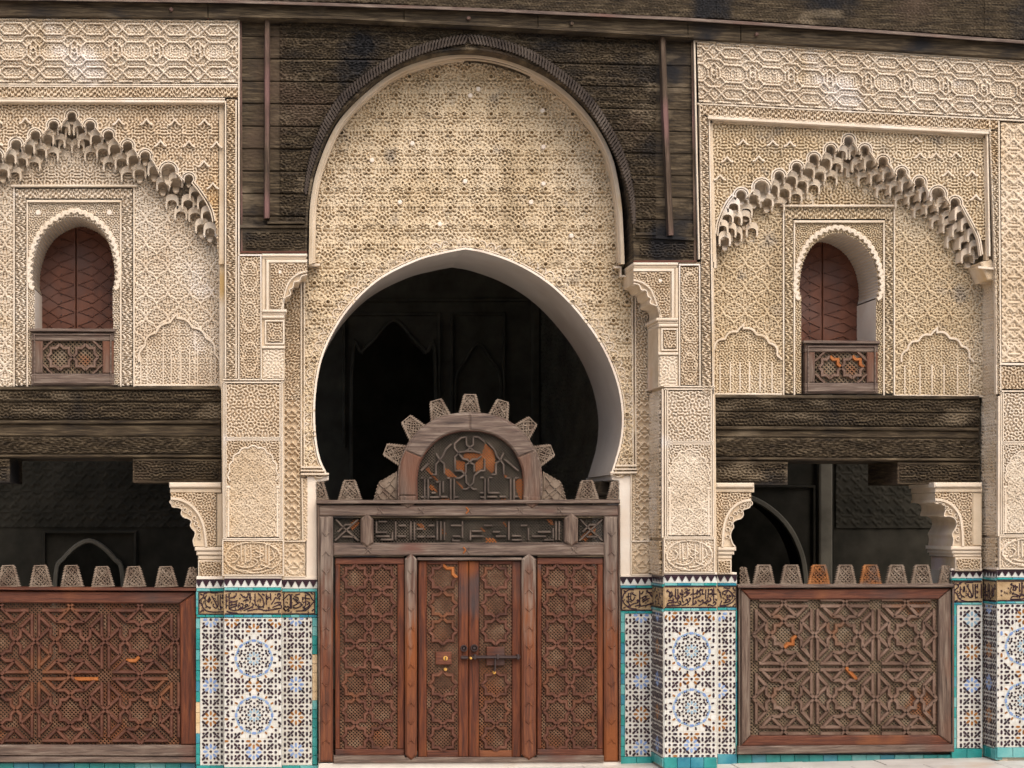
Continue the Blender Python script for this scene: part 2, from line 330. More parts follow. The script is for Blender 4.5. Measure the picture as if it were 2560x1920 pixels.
# star rosettes in a strip
_st = sym([[(0, -20), (14, -6)], [(0, -20), (-14, -6)], [(19, -14), (5, 0), (19, 14)], [(0, 20), (14, 6)], spiral(0, 0, 6, 0, 1), [(19, 0), (12, 0)], curve([(0, -12), (6, -14), (9, -8)], 4), curve([(0, 12), (6, 14), (9, 8)], 4)])
STAR = samp(ridge(sdf(_st, 40, 40, 2.5), 1.7), 40, 40)
def field(name, th, m, mp, u0, v0, u1, v1, hf, amp, mask=None, quad=None, step=2.0, kind=None, label=None, base=0.):
    if 'carved_board' not in name and 'plank' not in name and 'relief' not in name: step = min(step, 1.55)
    nu = max(2, int((u1-u0)/step)); nv = max(2, int((v1-v0)/step))
    U, V = np.meshgrid(np.linspace(u0, u1, nu), np.linspace(v0, v1, nv))
    if quad is not None:
        s = (U-u0)/(u1-u0); t = (V-v0)/(v1-v0); q = np.asarray(quad, float)
        X = (q[0, 0]*(1-s)+q[1, 0]*s)*(1-t)+(q[3, 0]*(1-s)+q[2, 0]*s)*t
        Y = (q[0, 1]*(1-s)+q[1, 1]*s)*(1-t)+(q[3, 1]*(1-s)+q[2, 1]*s)*t
    else: X, Y = U, V
    H = np.asarray(hf(U-u0, V-v0))*amp+base
    W = mp(X, Y, H).reshape(-1, 3)-parent_loc(th)
    cx = .25*(X[:-1, :-1]+X[1:, 1:]+X[1:, :-1]+X[:-1, 1:]); cy = .25*(Y[:-1, :-1]+Y[1:, 1:]+Y[1:, :-1]+Y[:-1, 1:])
    keep = np.ones(cx.shape, bool) if mask is None else mask(cx, cy)
    idx = np.arange(nu*nv).reshape(nv, nu)
    Q = np.stack([idx[:-1, :-1], idx[1:, :-1], idx[1:, 1:], idx[:-1, 1:]], -1)[keep]
    used = np.unique(Q); rm = np.full(nu*nv, -1); rm[used] = np.arange(len(used)); Q = rm[Q]; W = W[used]
    me = bpy.data.meshes.new(name); n = len(Q)
    if not n: return None
    me.vertices.add(len(W)); me.vertices.foreach_set('co', W.ravel().astype(np.float32))
    me.loops.add(n*4); me.loops.foreach_set('vertex_index', Q.ravel().astype(np.int32))
    me.polygons.add(n); me.polygons.foreach_set('loop_start', np.arange(0, n*4, 4, dtype=np.int32))
    me.materials.append(M[m]); me.update(calc_edges=True); me.validate()
    return link(name, me, th, kind, label)
def block(name, th, m, mp, poly, h1, h0, bev=0., **k):
    b = MB(); slab(b, mp, poly, h1, h0, bev); return b.build(name, m, th, **k)
def strip(name, th, m, mp, pts, w, h1, h0=0., top=.6, closed=False, **k):
    b = MB(); ribbon(b, mp, pts, w, h1, h0, top, closed); return b.build(name, m, th, **k)
def joined(name, th, m, mp, lines, w, h1, h0=0., top=.6, kind=None, **k):
    b = MB()
    for l in lines: ribbon(b, mp, l, w, h1, h0, top)
    return b.build(name, m, th, kind, **k)
def lattice(name, th, m, mp, u0, v0, u1, v1, sp, w, h1, h0, mask=None, ang=45, kind='stuff'):
    """little turned-wood grid: crossing bars, with open holes between"""
    b = MB(); c, s = math.cos(math.radians(ang)), math.sin(math.radians(ang)); R = math.hypot(u1-u0, v1-v0)/2; mu, mv = (u0+u1)/2, (v0+v1)/2
    for sgn, dh in ((1, 0), (-1, -.004)):
        e = np.array([c, s*sgn]); nrm = np.array([-s*sgn, c])
        for k in range(-int(R/sp), int(R/sp)+1):
            t = np.arange(-R, R+1.5, 1.5); q = np.array([mu, mv])+nrm*k*sp+t[:, None]*e
            ok = (q[:, 0] > u0) & (q[:, 0] < u1) & (q[:, 1] > v0) & (q[:, 1] < v1)
            if mask is not None: ok &= mask(q[:, 0], q[:, 1])
            i = 0
            while i < len(t):
                if ok[i]:
                    j = i
                    while j+1 < len(t) and ok[j+1]: j += 1
                    if j > i+1: ribbon(b, mp, [q[i], q[j]], w, h1+dh, h0, .75)
                    i = j+1
                else: i += 1
    return b.build(name, m, th, kind)
# ------------------------------------------------------------------ setting: courtyard floor, rooms behind, court walls behind the camera
F, I, WD = .45, .12, .42            # pilaster fronts, recessed wings, wooden spandrel: metres in front of the arch wall
def wbox(name, m, x0, x1, y0, y1, z0, z1, parent=None, kind=None, label=None):
    b = MB(); V = [(x, y, z) for x in (x0, x1) for y in (y0, y1) for z in (z0, z1)]
    b.add(V, [(0, 1, 3, 2), (4, 6, 7, 5), (0, 4, 5, 1), (2, 3, 7, 6), (0, 2, 6, 4), (1, 5, 7, 3)])
    return b.build(name, m, parent, kind, label=label)
wbox('ground', 'marble', -14, 20, -24, 14, -.5, -.125, kind='structure')
pv = thing('marble_paving', 'pale marble paving slabs along the foot of the tiled dado', 'paving', (0, -1.5, -.125)); pv['kind'] = 'structure'
for i in range(20):
    for j in range(3):
        x0 = -4.2+i*.62+(.31 if j % 2 else 0); y1 = -.02-j*.5
        wbox('slab', 'marble', x0, x0+.612, y1-.492, y1, -.125, -.105+random.uniform(-.002, .002), pv)
def court(name, x0, x1, y0, y1):
    o = wbox(name, 'stucco', x0, x1, y0, y1, -.13, 8.2); o['kind'] = 'structure'
court('courtyard_wall', -14, 20, -24, -23.5); court('courtyard_wall', -9.5, -9, -23.4, -1.6); court('courtyard_wall', 15.5, 16, -23.4, -1.6)
# rooms behind the facade: roofed, the gloom inside put into the surface colours
def room(n, *a): o = wbox(n, 'inner', *a); o['kind'] = 'structure'; return o
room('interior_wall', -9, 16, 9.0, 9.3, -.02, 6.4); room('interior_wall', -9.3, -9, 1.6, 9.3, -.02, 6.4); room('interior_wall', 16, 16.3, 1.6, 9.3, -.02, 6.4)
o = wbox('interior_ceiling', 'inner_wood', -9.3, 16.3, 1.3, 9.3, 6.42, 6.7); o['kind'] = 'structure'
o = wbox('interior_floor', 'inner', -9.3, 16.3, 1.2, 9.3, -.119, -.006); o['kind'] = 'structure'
def dpt(u, v, y): return P(u, v, -y)
mpB = front(-6.0)
pw = thing('hall_wall', 'dim arcaded wall far back in the dark hall', 'wall', tuple(P(1180, 1300, -6.0)))
hole = curve([(880, 1722), (880, 930), (905, 880), (935, 850), (985, 800), (1035, 850), (1065, 880), (1090, 930), (1090, 1722)], 5)
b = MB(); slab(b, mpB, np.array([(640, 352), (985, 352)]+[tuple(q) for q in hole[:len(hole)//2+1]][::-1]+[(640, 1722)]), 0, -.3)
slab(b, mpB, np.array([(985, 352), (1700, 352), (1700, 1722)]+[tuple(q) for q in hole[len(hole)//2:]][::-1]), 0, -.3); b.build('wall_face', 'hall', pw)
strip('alfiz_moulding', pw, 'hall', mpB, [(860, 1120), (860, 785), (1098, 785), (1098, 1120)], 8, .05)
strip('arch_moulding', pw, 'hall', mpB, hole, 9, .06)
strip('panel_moulding', pw, 'hall', mpB, [(1130, 1120), (1130, 785), (1260, 785), (1260, 1120)], 8, .05)
strip('arch_moulding', pw, 'hall', mpB, curve([(1140, 1110), (1140, 950), (1165, 900), (1195, 860), (1230, 900), (1252, 950), (1252, 1110)], 5), 7, .05)
strip('string_course', pw, 'hall', mpB, [(640, 752), (1700, 748)], 9, .06)
strip('jamb', pw, 'hall', mpB, [(1340, 700), (1340, 1120)], 22, .1)
hr = thing('hall_return', 'dim carved side wall receding inside the great arch, at its right', 'wall', tuple(P(1500, 1200, -4.0)))
A_, B_ = P(1352, 1190, -6.0), P(1640, 1190, -1.9)
def mpH(u, v, h=0.):
    u, v, h = np.broadcast_arrays(np.asarray(u, float), np.asarray(v, float), np.asarray(h, float)); q = A_+(B_-A_)*u[..., None]
    return np.stack([q[..., 0]-h, q[..., 1]-h*.3, v], -1)
field('carved_face', hr, 'hall', lambda u, v, h=0.: mpH(u/1000., v/300., h), 0, -30, 1000, 1800, lambda x, y: MZ(x*.8, y*.5)*(y < 830)+.4*MZb(x, y*.5), .03, step=6)
mpS = front(-2.6)
gl = thing('gallery_wall', 'dim tiled wall with a scalloped doorway behind the left screen', 'wall', tuple(P(200, 1350, -2.6)))
hole = curve([(134, 1796), (138, 1460), (160, 1395), (222, 1352), (284, 1395), (308, 1460), (312, 1796)], 6); h2 = len(hole)//2
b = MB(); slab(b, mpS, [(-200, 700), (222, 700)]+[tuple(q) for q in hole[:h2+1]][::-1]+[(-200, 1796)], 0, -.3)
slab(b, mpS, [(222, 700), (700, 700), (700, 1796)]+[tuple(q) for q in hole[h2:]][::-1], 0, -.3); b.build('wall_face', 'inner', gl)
strip('arch_moulding', gl, 'hall', mpS, hole, 12, .06); strip('alfiz_moulding', gl, 'inner', mpS, [(110, 1560), (110, 1330), (338, 1330), (338, 1560)], 7, .05)
field('tile_relief', gl, 'inner', mpS, -120, 1120, 560, 1318, lambda x, y: STAR(x*.75, y*.75), .012, base=.004, step=2.4)
mpR = front(-3.2)
gr = thing('arcade', 'dim pier and round arch in the room behind the right screen', 'arcade', tuple(P(2050, 1400, -3.2)))
arc = curve([(1700, 1290), (1760, 1248), (1850, 1238), (1930, 1275), (1990, 1350), (2016, 1470), (2018, 1782)], 6)
b = MB(); slab(b, mpR, [(1700, 700), (2048, 700), (2048, 1782)]+[tuple(q) for q in arc[::-1]], 0, -.5); b.build('arch', 'inner', gr)
field('tile_relief', gr, 'inner', mpR, 2090, 1130, 2560, 1320, lambda x, y: STAR(x*.75, y*.75), .012, base=.0, step=2.4)
block('pier', gr, 'hall', mpR, rect(2049, 700, 2082, 1782), .1, -.6, 4); block('wall_face', gr, 'inner', mpR, rect(2083, 700, 2700, 1782), -.02, -.4)
strip('arch_moulding', gr, 'hall', mpR, arc, 14, .06); strip('alfiz_moulding', gr, 'inner', mpR, [(1860, 1216), (2036, 1216), (2036, 1500)], 7, .05)

# ------------------------------------------------------------------ wings: carved upper walls with honeycomb arches
def niche(th, cu, cv, w, h, d, p, m='stucco_pale', up=True):
    """one honeycomb cell: arched rim, hollow hood sinking back p metres, tapering feet"""
    mp = front(d); na = 10; a = np.linspace(0, PI, na+1)
    rx = np.r_[-w/2, -w/2*np.cos(a), w/2]; ry = np.r_[0, h*.5+h*.5*np.sin(a)**.85, 0]
    V = []; F_ = []; n = len(rx); nb = 6
    for bb in range(nb):
        t = bb/(nb-1)*PI/2; V.append(P(cu+rx*(1-.22*math.sin(t)**2), cv-ry*max(0., math.cos(t))**.55, d-p*math.sin(t)**.9))
    for bb in range(nb-1):
        for i in range(n-1): F_.append([bb*n+i, bb*n+i+1, (bb+1)*n+i+1, (bb+1)*n+i])
    b = MB(); b.add(np.concatenate(V), F_)
    g = 4.4; tp = 15 if up else 5; ox = np.r_[-w/2-g, -(w/2+g)*np.cos(a), w/2+g]; oy = np.r_[0, h*.5+(h*.5+tp)*np.sin(a)**(.45 if up else .85), 0]
    A = mp(cu+rx, cv-ry, 0); B = mp(cu+ox, cv-oy, 0); C = B+np.array([0, p*1.1, 0])
    b.add(np.concatenate([A, B, C]), [[i, i+1, n+i+1, n+i] for i in range(n-1)]+[[n+i, n+i+1, 2*n+i+1, 2*n+i] for i in range(n-1)])
    q = np.concatenate([P(np.array([cu-w*.40, cu+w*.40]), cv-1., d-p*.96), P(np.array([cu-w*.24, cu+w*.24]), cv+h*.55, d-p*.42), P(np.array([cu-w*.12, cu+w*.12]), cv+h*.72, d-p*.46)])
    q = np.concatenate([q, q[2:]+np.array([0, .05, 0])])
    b.add(q, [(0, 1, 3, 2), (2, 3, 5, 4), (4, 5, 9, 8), (0, 2, 6), (2, 4, 8, 6), (1, 3, 7), (3, 5, 9, 7)])
    for sg in (-1, 1):                      # pointed foot of the rim
        q = mp(np.array([cu+sg*(w/2-1.5), cu+sg*(w/2+g), cu+sg*(w/2+g*.4), cu+sg*(w/2+1)]), np.array([cv-1, cv-1, cv+h*.2, cv-4]), 0.)
        q[3] = q[3]+np.array([0, p*.7, 0]); b.add(q, [(0, 1, 2), (1, 3, 2), (3, 0, 2)])
    b.build('muqarnas_niche', m, th)
def lobes_line(L, extra=0.):
    o = []
    for (u, v, r) in L:
        a = np.linspace(PI*1.08, -PI*.08, 9); rr = r+extra
        o += [(u+rr*math.cos(t), v+r-rr*math.sin(t)) for t in a]
    return np.array(o)
def muqarnas(th, L, full):
    c = np.array([(u, v) for u, v, r in L]); n = len(L); mid = L[n//2][0]
    for i, (u, v, r) in enumerate(L): niche(th, u, v+r*1.75, 2*r+1, r*1.75, F-.05, .14, up=False)
    for k in range(1, 5):
        idx = [(i+.5 if k % 2 else i) for i in range(n)]
        for q in idx:
            i0, i1 = int(math.floor(q)), int(math.ceil(q))
            if i1 >= n or q < full[k][0] or q > n-1-full[k][1]: continue
            p0 = (c[i0]+c[i1])/2; e = c[min(n-1, i1+1)]-c[max(0, i0-1)]; e = e/np.linalg.norm(e); nr = np.array([-e[1], e[0]])
            if nr[1] < 0: nr = -nr
            s = nr+np.array([0, .6]); s /= np.linalg.norm(s); p = p0+s*22.5*k
            w = random.uniform(24, 28)
            niche(th, p[0], p[1]+21, w, random.uniform(19, 22), F-.05-.064*k+random.uniform(-.008, .008), .14)
def lobed(pts, n, r, amp=.5):
    """scalloped outline along pts"""
    q = resample(pts, 1.5); s = np.linspace(0, n, len(q)); t = np.gradient(q, axis=0); t /= np.linalg.norm(t, axis=1)[:, None]+1e-9
    return q+np.stack([t[:, 1], -t[:, 0]], 1)*(r*np.abs(np.sin(PI*s)))[:, None]
def fillet(th, mp, lines, w=5, h=.03, m='stucco_pale', name='moulding'):
    for l in lines: strip(name, th, m, mp, l, w, h, -.02, .55)

# left wing ---------------------------------------------------------------
LW = thing('stucco_wall', 'carved stucco wall above the left beam, with honeycomb arch over a shuttered window', 'carved wall', tuple(P(200, 960, F)))
fF = front(F); fI = front(I)
block('wall_core', LW, 'plain', front(F-.09), [(-90, 60), (596, 62), (597, 262), (-90, 262)], 0, -1.2)
field('frieze', LW, 'stucco_pale', fF, -70, 48, 590, 205, lambda x, y: FRIEZE(x-33+34, y*155/157.)+.4*MZf(x, y), .036, quad=[(-70, 44), (594, 50), (596, 207), (-70, 207)], step=1.7)
strip('painted_batten', LW, 'red_paint', fF, [(-80, 40.5), (300, 43), (598, 47.5)], 4, .05, -.05)
fillet(LW, fF, [[(-80, 46), (598, 52)], [(597, 48), (597, 640)], [(-80, 210), (594, 212)], [(-80, 215), (594, 217)], [(-80, 245), (562, 247)], [(590, 250), (590, 945)], [(564, 252), (564, 945)]])
strip('cornice', LW, 'stucco_pale', fF, [(-80, 251), (562, 254)], 7, .055, -.05)
field('inscription_band', LW, 'stucco', fF, -70, 218, 594, 243, MZs, .038)
field('inscription_band', LW, 'stucco', fF, 567, 248, 588, 950, MZsv, .038)
fS = front(F-.05)
vL = [(-8, 378, 12), (40, 350, 12), (88, 327, 11), (134, 303, 11), (179, 280, 10), (225, 303, 11), (271, 327, 11), (319, 354, 11), (363, 379, 11), (421, 410, 17), (472, 437, 10)]
vLs = [(-120, 437, 10), (-62, 410, 17)]+vL
out = lobes_line(vLs, 8); tail = curve([(486, 455), (500, 472), (514, 492), (526, 512), (534, 532), (538, 552)], 4)
outl = np.vstack([out, tail])
below = np.vstack([outl, [(545, 640), (545, 900), (-300, 900)], [(-300, 460)]])
field('spandrel_panel', LW, 'stucco', fS, -70, 262, 546, 640, lambda x, y: np.maximum(MZ(x, y)*.8, 0)+.9*np.clip(1-np.abs(((x*2/70) % 2)-1)*2.2-np.abs(((y+10)/55) % 1-.5)*3, 0, 1)*((np.floor((y+10)/55)+np.floor(x/35)) % 2 == 0),
      .038, mask=lambda x, y: ~inpoly(x, y, below), step=1.8)
strip('plain_border', LW, 'plain', fS, [(554, 262), (554, 660)], 15, .02, -.05, .8)
strip('plain_border', LW, 'plain', fS, [(-80, 259), (560, 261)], 6, .03, -.05, .8)
for (u, v) in ((63, 297), (-8, 297), (297, 300), (366, 300), (437, 301), (511, 301), (401, 354), (472, 355), (541, 357), (510, 405), (-8, 352), (532, 460)):
    strip('chevron_leaf', LW, 'stucco_pale', fS, [(u-15, v+12), (u-9, v+9), (u, v-2), (u+9, v+9), (u+15, v+12)], 5, .062, 0, .4)
strip('lobed_moulding', LW, 'stucco_pale', fS, outl, 5, .03, -.03, .5)
strip('lobed_moulding', LW, 'stucco_pale', fS, np.vstack([lobes_line(vLs, 2.5), tail+(-6, 2)]), 3.5, .035, -.03, .5)
full = {1: (1, 0), 2: (2, 1), 3: (2, 2), 4: (3, 5)}
muqarnas(LW, vLs, full)
for (u, v, w, k) in [(489, 498, 24, 1), (509, 520, 24, .6), (470, 520, 24, 2), (452, 548, 24, 3), (488, 552, 26, 2.6), (520, 548, 26, .8), (505, 580, 26, 2), (525, 590, 24, 1.4), (430, 520, 24, 3)]:
    niche(LW, u, v, w, 20, F-.05-.062*k, .14)
block('plain_border', LW, 'plain', front(F-.06), rect(549, 655, 567, 968), 0, -.4, 2)
# recessed panel behind the honeycomb, with blind arch, and the window surround
winL = thing('window_surround', 'carved stucco surround of the left shuttered window', 'window surround', tuple(P(185, 960, I)))
rim_in = [(86, 968), (86, 722), (80, 700), (82, 660), (96, 610), (118, 576), (150, 553), (187, 541), (224, 553), (254, 576), (274, 610), (286, 660), (288, 700), (282, 722), (284, 968)]
rimL = np.vstack([[rim_in[0]], curve(rim_in[1:-1], 6), [rim_in[-1]]])
def blind(u0, v0, ua, va, u1, v1):
    l = lobed(curve([(u0, v0), (u0+(ua-u0)*.22, v0-(v0-va)*.45), (u0+(ua-u0)*.62, v0-(v0-va)*.75), (ua, va+5)], 6), 3.5, 7)
    r = lobed(curve([(ua, va+5), (u1+(ua-u1)*.62, v1-(v1-va)*.75), (u1+(ua-u1)*.22, v1-(v1-va)*.45), (u1, v1)], 6), 3.5, 7)
    return np.vstack([l[::3], [(ua, va-6)], r[::3]])
blindL = blind(348, 905, 443, 790, 544, 905)
blin_poly = np.vstack([blindL, [(546, 965), (346, 965)]])
surr = rect(34, 466, 336, 980)
def panel_h(blind, org):
    bp = np.asarray(blind)-np.asarray(org)
    def h(x, y):
        inn = inpoly(x, y, bp); return np.where(inn, .75*np.maximum(MZf(x, y), ridge(np.abs((x-bp[0, 0]) % 40-20), 1.5)), SEBKA(x, y))
    return h
field('net_panel', LW, 'stucco_pale', fI, 337, 360, 548, 966, panel_h(blin_poly, (337, 360)), .036, step=1.7)
field('net_panel', LW, 'stucco_pale', fI, -70, 360, 33, 966, SEBKA, .036, step=1.8)
field('net_panel', LW, 'stucco_pale', fI, 33, 370, 337, 467, lambda x, y: MZ(x, y), .036)
strip('blind_arch', LW, 'stucco_pale', fI, blindL, 6, .05, 0, .6)
for x in (352, 408, 428, 452, 474, 494, 538): strip('blind_colonnette', LW, 'stucco_pale', fI, [(x, 892 if x in (352, 538) else 872), (x, 962)], 4, .032, 0, .6)
strip('moulding', LW, 'stucco_pale', fI, [(336, 963), (548, 963)], 6, .04, 0)
strip('moulding', LW, 'stucco_pale', fI, [(549, 560), (551, 966)], 7, .06, -.02)
def surround(th, o, i, rim, bands, top, d, spr, m='stucco_pale', sx=1):
    fm = front(d)
    ou0, ov0, ou1, ov1 = o; iu0, iv0, iu1 = i
    field('inscription_band', th, m, fm, ou0+6, ov0+6, ou1-6, iv0-6, MZs, .038)
    field('inscription_band', th, m, fm, ou0+6, iv0-6, iu0-5, ov1-4, MZsv, .038)
    field('inscription_band', th, m, fm, iu1+5, iv0-6, ou1-6, ov1-4, MZsv, .038)
    for l in ([(ou0+2, ov1), (ou0+2, ov0), (ou1-2, ov0), (ou1-2, ov1)], [(iu0-2, ov1), (iu0-2, iv0), (iu1+2, iv0), (iu1+2, ov1)]): strip('moulding', th, 'stucco_pale', fm, l, 5, .045, -.02)
    strip('cornice', th, 'stucco_pale', fm, [(ou0-5, ov0-2), (ou1+5, ov0-2)], 6, .07, -.02)
    strip('cornice', th, 'stucco_pale', fm, [(iu0-2, iv0+1), (iu1+2, iv0+1)], 6, .06, -.02)
    field('window_spandrel', th, m, fm, iu0, iv0+2, iu1, ov1-4, lambda x, y: MZf(x*1.2, y*1.2), .032, mask=lambda x, y: ~inpoly(x, y, rim), step=1.5)
surround(winL, (33, 466, 337, 968), (70, 502, 300), rimL, 0, 0, I, 700)
q = resample(rimL[len(rimL)//10:-len(rimL)//10], 3)
for u in (95, 273): block('roundel', winL, 'white', fI, [(u+7*math.cos(t), 531+7*math.sin(t)) for t in np.linspace(0, 2*PI, 13)[:-1]], .04, 0, 1.5)
strip('scalloped_arch', winL, 'stucco_pale', fI, lobed(curve([(84, 722), (76, 700), (77, 655), (90, 605), (113, 570), (147, 545), (187, 530), (227, 545), (259, 570), (280, 605), (293, 655), (294, 700), (286, 722)], 6), 30, 5), 13, .05, -.02, .55)
def soffit(th, mp_d, rim, depth, m='plaster', ribs=True, name='soffit'):
    r = resample(rim, 4.); A = P(r[:, 0], r[:, 1], mp_d+.01)
    if ribs: A = A.copy()
    B = A+np.array([0, depth, 0]); b = MB(); n = len(r); b.add(np.concatenate([A, B]), [[i, i+1, n+i+1, n+i] for i in range(n-1)])
    b.build(name, m, th)
    if ribs:
        t = np.gradient(r, axis=0); t /= np.linalg.norm(t, axis=1)[:, None]; b = MB()
        for i in range(0, n-2, 2):
            a = r[i:i+2]; mid = P(*(a.mean(0)), mp_d+.0); c = P(*((a.mean(0))+np.array([t[i, 1], -t[i, 0]])*-2.2), mp_d+.0)
            b.add([A[i], c, A[i+1], B[i], c+np.array([0, depth, 0]), B[i+1]], [(0, 1, 4, 3), (1, 2, 5, 4), (0, 1, 2)])
        b.build('soffit_rib', 'plain', th)
soffit(winL, I, rimL[2:-2], .5)
soffit(winL, I, [(86, 968), (86, 722)], .5, 'white', False, 'reveal'); soffit(winL, I, [(284, 722), (284, 968)], .5, 'white', False, 'reveal')
def shutters(label, u0, u1, us, v0, v1, d):
    o = thing('window_shutters', label, 'shutters', tuple(P((u0+u1)/2, v1, d))); mp = front(d)
    for a, c in ((u0, us-1), (us+1, u1)):
        lf = block('shutter_leaf', o, 'shutter', mp, rect(a, v0, c, v1), 0, -.06, 1.5)
        b = MB(); nx = 3; st = (c-a)/nx
        for j in range(int((v1-v0)/34)):
            vv = v0+22+j*34
            for l in ([(a+4, vv), (a+st, vv-14), (c-st, vv+14), (c-4, vv)], [(a+4, vv-2), (a+st, vv+12), (c-st, vv-16), (c-4, vv-2)]): ribbon(b, mp, l, 2.6, .010, -.01)
        b.build('inlay', 'shutter', lf, 'stuff')
        b = MB()
        for j in range(int((v1-v0)/17)):
            for x in (a+(c-a)*.25, a+(c-a)*.72): slab(b, mp, [(x+1.3*math.cos(t), v0+12+17*j+1.3*math.sin(t)) for t in np.linspace(0, 2*PI, 7)[:-1]], .014, -.01)
        b.build('nail', 'iron', lf, 'stuff')
    return o
shutters('pair of red brown shutters closed in the left upper window', 60, 310, 190, 520, 850, I-.49)
def star_cross(cu, cv, T, Tv=None):
    Tv = Tv or T; q = [(.5, 0), (.355, .145), (.355, .355), (.145, .355), (0, .5)]; o = []
    for sx, sy in ((1, 1), (-1, 1), (-1, -1), (1, -1)): o.append(np.array([(cu+sx*a*T, cv+sy*c*Tv) for a, c in q]))
    return o
def balustrade(label, quad, lat, nst, group, orange=()):
    u0, v0, u1, v1 = quad; d = I+.03; mp = front(d); a0, b0, a1, b1 = lat
    o = thing('window_balustrade', label, 'balustrade', tuple(P((u0+u1)/2, v1, d)), group)
    for n_, r in (('rail', rect(u0+1, v0+8, u1-1, b0)), ('rail', rect(u0+1, b1, u1-1, v1-1))): block(n_, o, 'grey_h', mp, r, .03, -.08, 2.5)
    for r in (rect(u0+2, b0+.5, a0, b1-.5), rect(a1, b0+.5, u1-2, b1-.5)): block('stile', o, 'grey_v', mp, r, .03, -.08, 2.5)
    strip('top_moulding', o, 'grey_h', mp, [(u0-3, v0+3), (u1+3, v0+4)], 8, .06, -.08)
    strip('frame_moulding', o, 'grey_h', mp, [(u0+9, v0+14), (u1-9, v0+14), (u1-9, v1-8), (u0+9, v1-8)], 4, .045, .02, closed=True)
    lt = lattice('lattice', o, 'lattice_grey', mp, a0, b0, a1, b1, 7.5, 3.6, -.01, -.03)
    T = (a1-a0)/nst*.86; cv = (b0+b1)/2
    for k in range(nst):
        cu = (a0+a1)/2+(k-(nst-1)/2)*T
        for j, s in enumerate(star_cross(cu, cv, T, T)):
            c = np.clip(s, (a0-2, b0-2), (a1+2, b1+2)); strip('strap', o, 'orange' if (k, j) in orange else 'strap_grey', mp, c, 8, .025, -.02)
    for (x, y) in ((a0, b0), (a1, b0), (a0, b1), (a1, b1)):
        sx = 1 if x == a0 else -1; sy = 1 if y == b0 else -1
        strip('strap', o, 'strap_grey', mp, [(x, y+sy*22), (x+sx*10, y+sy*14), (x+sx*14, y+sy*8), (x+sx*24, y)], 6, .022, -.02)
    return o
balustrade('greyed wooden balustrade with two lattice stars below the left shutters', (77, 822, 286, 965), (107, 852, 256, 934), 2, 'window balustrades')

# right wing --------------------------------------------------------------
RW = thing('stucco_wall', 'carved stucco wall above the right beam, with honeycomb arch over a shuttered window', 'carved wall', tuple(P(2120, 985, F)))
block('wall_core', RW, 'plain', front(F-.09), [(1738, 108), (2640, 168), (2640, 340), (1772, 292)], 0, -1.2)
block('wall_core', RW, 'plain', front(F-.09), [(2500, 330), (2640, 335), (2640, 1000), (2500, 990)], 0, -1.0)
field('frieze', RW, 'stucco_pale', fF, 0, 0, 900, 150, lambda x, y: FRIEZE(x*102/97.+8, y*155/150.)+.4*MZf(x, y), .034, quad=[(1742, 103), (2640, 160), (2640, 302), (1747, 256)], step=1.7)
strip('painted_batten', RW, 'red_paint', fF, [(1730, 97), (2200, 124), (2640, 152)], 4, .05, -.05)
fillet(RW, fF, [[(1738, 101), (2640, 158)], [(1736, 99), (1742, 400), (1748, 648)], [(1744, 259), (2640, 306)], [(1770, 289), (2474, 326)], [(1773, 292), (1779, 660), (1783, 985)], [(1750, 260), (1757, 650)],
                  [(2474, 300), (2490, 700), (2492, 985)], [(2497, 303), (2500, 700), (2502, 985)], [(2468, 330), (2474, 640)]])
strip('cornice', RW, 'stucco_pale', fF, [(1770, 294), (2472, 332)], 8, .06, -.05)
field('inscription_band', RW, 'stucco', fF, 0, 0, 750, 27, MZs, .038, quad=[(1748, 262), (2496, 300), (2494, 324), (1752, 288)])
field('inscription_band', RW, 'stucco', fF, 0, 0, 20, 690, MZsv, .038, quad=[(1750, 290), (1770, 292), (1778, 985), (1756, 985)])
field('inscription_band', RW, 'stucco', fF, 0, 0, 20, 660, MZsv, .038, quad=[(2476, 328), (2495, 328), (2500, 985), (2494, 985)])
field('strip_panel', RW, 'stucco', fF, 0, 0, 130, 600, lambda x, y: np.maximum(STAR(x*.62, y*.62)*1., .6*MZ(x, y)), .024, quad=[(2502, 306), (2632, 312), (2632, 905), (2505, 905)])
strip('moulding', RW, 'stucco_pale', fF, [(2500, 910), (2640, 912)], 6, .04, -.02)
vR = [(1853, 476, 12), (1904, 452, 17), (1948, 429, 11), (1992, 408, 11), (2035, 386, 11), (2077, 363, 11), (2122, 341, 11), (2162, 364, 11), (2208, 393, 11), (2254, 421, 11), (2299, 445, 11), (2345, 470, 16), (2388, 496, 11)]
tl = curve([(1797, 590), (1801, 560), (1812, 532), (1824, 508), (1838, 490)], 4); tr = curve([(2404, 520), (2418, 546), (2432, 572), (2444, 600), (2450, 640)], 4)
outl = np.vstack([tl+(-8, -4), lobes_line(vR, 8), tr+(6, -4)])
below2 = np.vstack([outl, [(2452, 900), (1790, 900)]])
field('spandrel_panel', RW, 'stucco_ochre', fS, 1778, 298, 2466, 640, lambda x, y: np.maximum(MZ(x, y)*.8, 0)+.8*np.clip(1-np.abs(((x*2/70) % 2)-1)*2.2-np.abs(((y+10-x*.055)/55) % 1-.5)*3, 0, 1)*((np.floor((y+10-x*.055)/55)+np.floor(x/35)) % 2 == 0),
      .036, mask=lambda x, y: ~inpoly(x, y, below2) & (y > 306+(x-1778)*.054) & ~((x > 2440) & (y > 600)), step=1.8)
strip('plain_border', RW, 'plain', fS, [(1776, 304), (2466, 342)], 8, .03, -.05, .8)
strip('plain_border', RW, 'plain', fS, [(1777, 300), (1787, 670)], 10, .03, -.05, .8)
strip('plain_border', RW, 'plain', fS, [(2462, 340), (2468, 650)], 9, .03, -.05, .8)
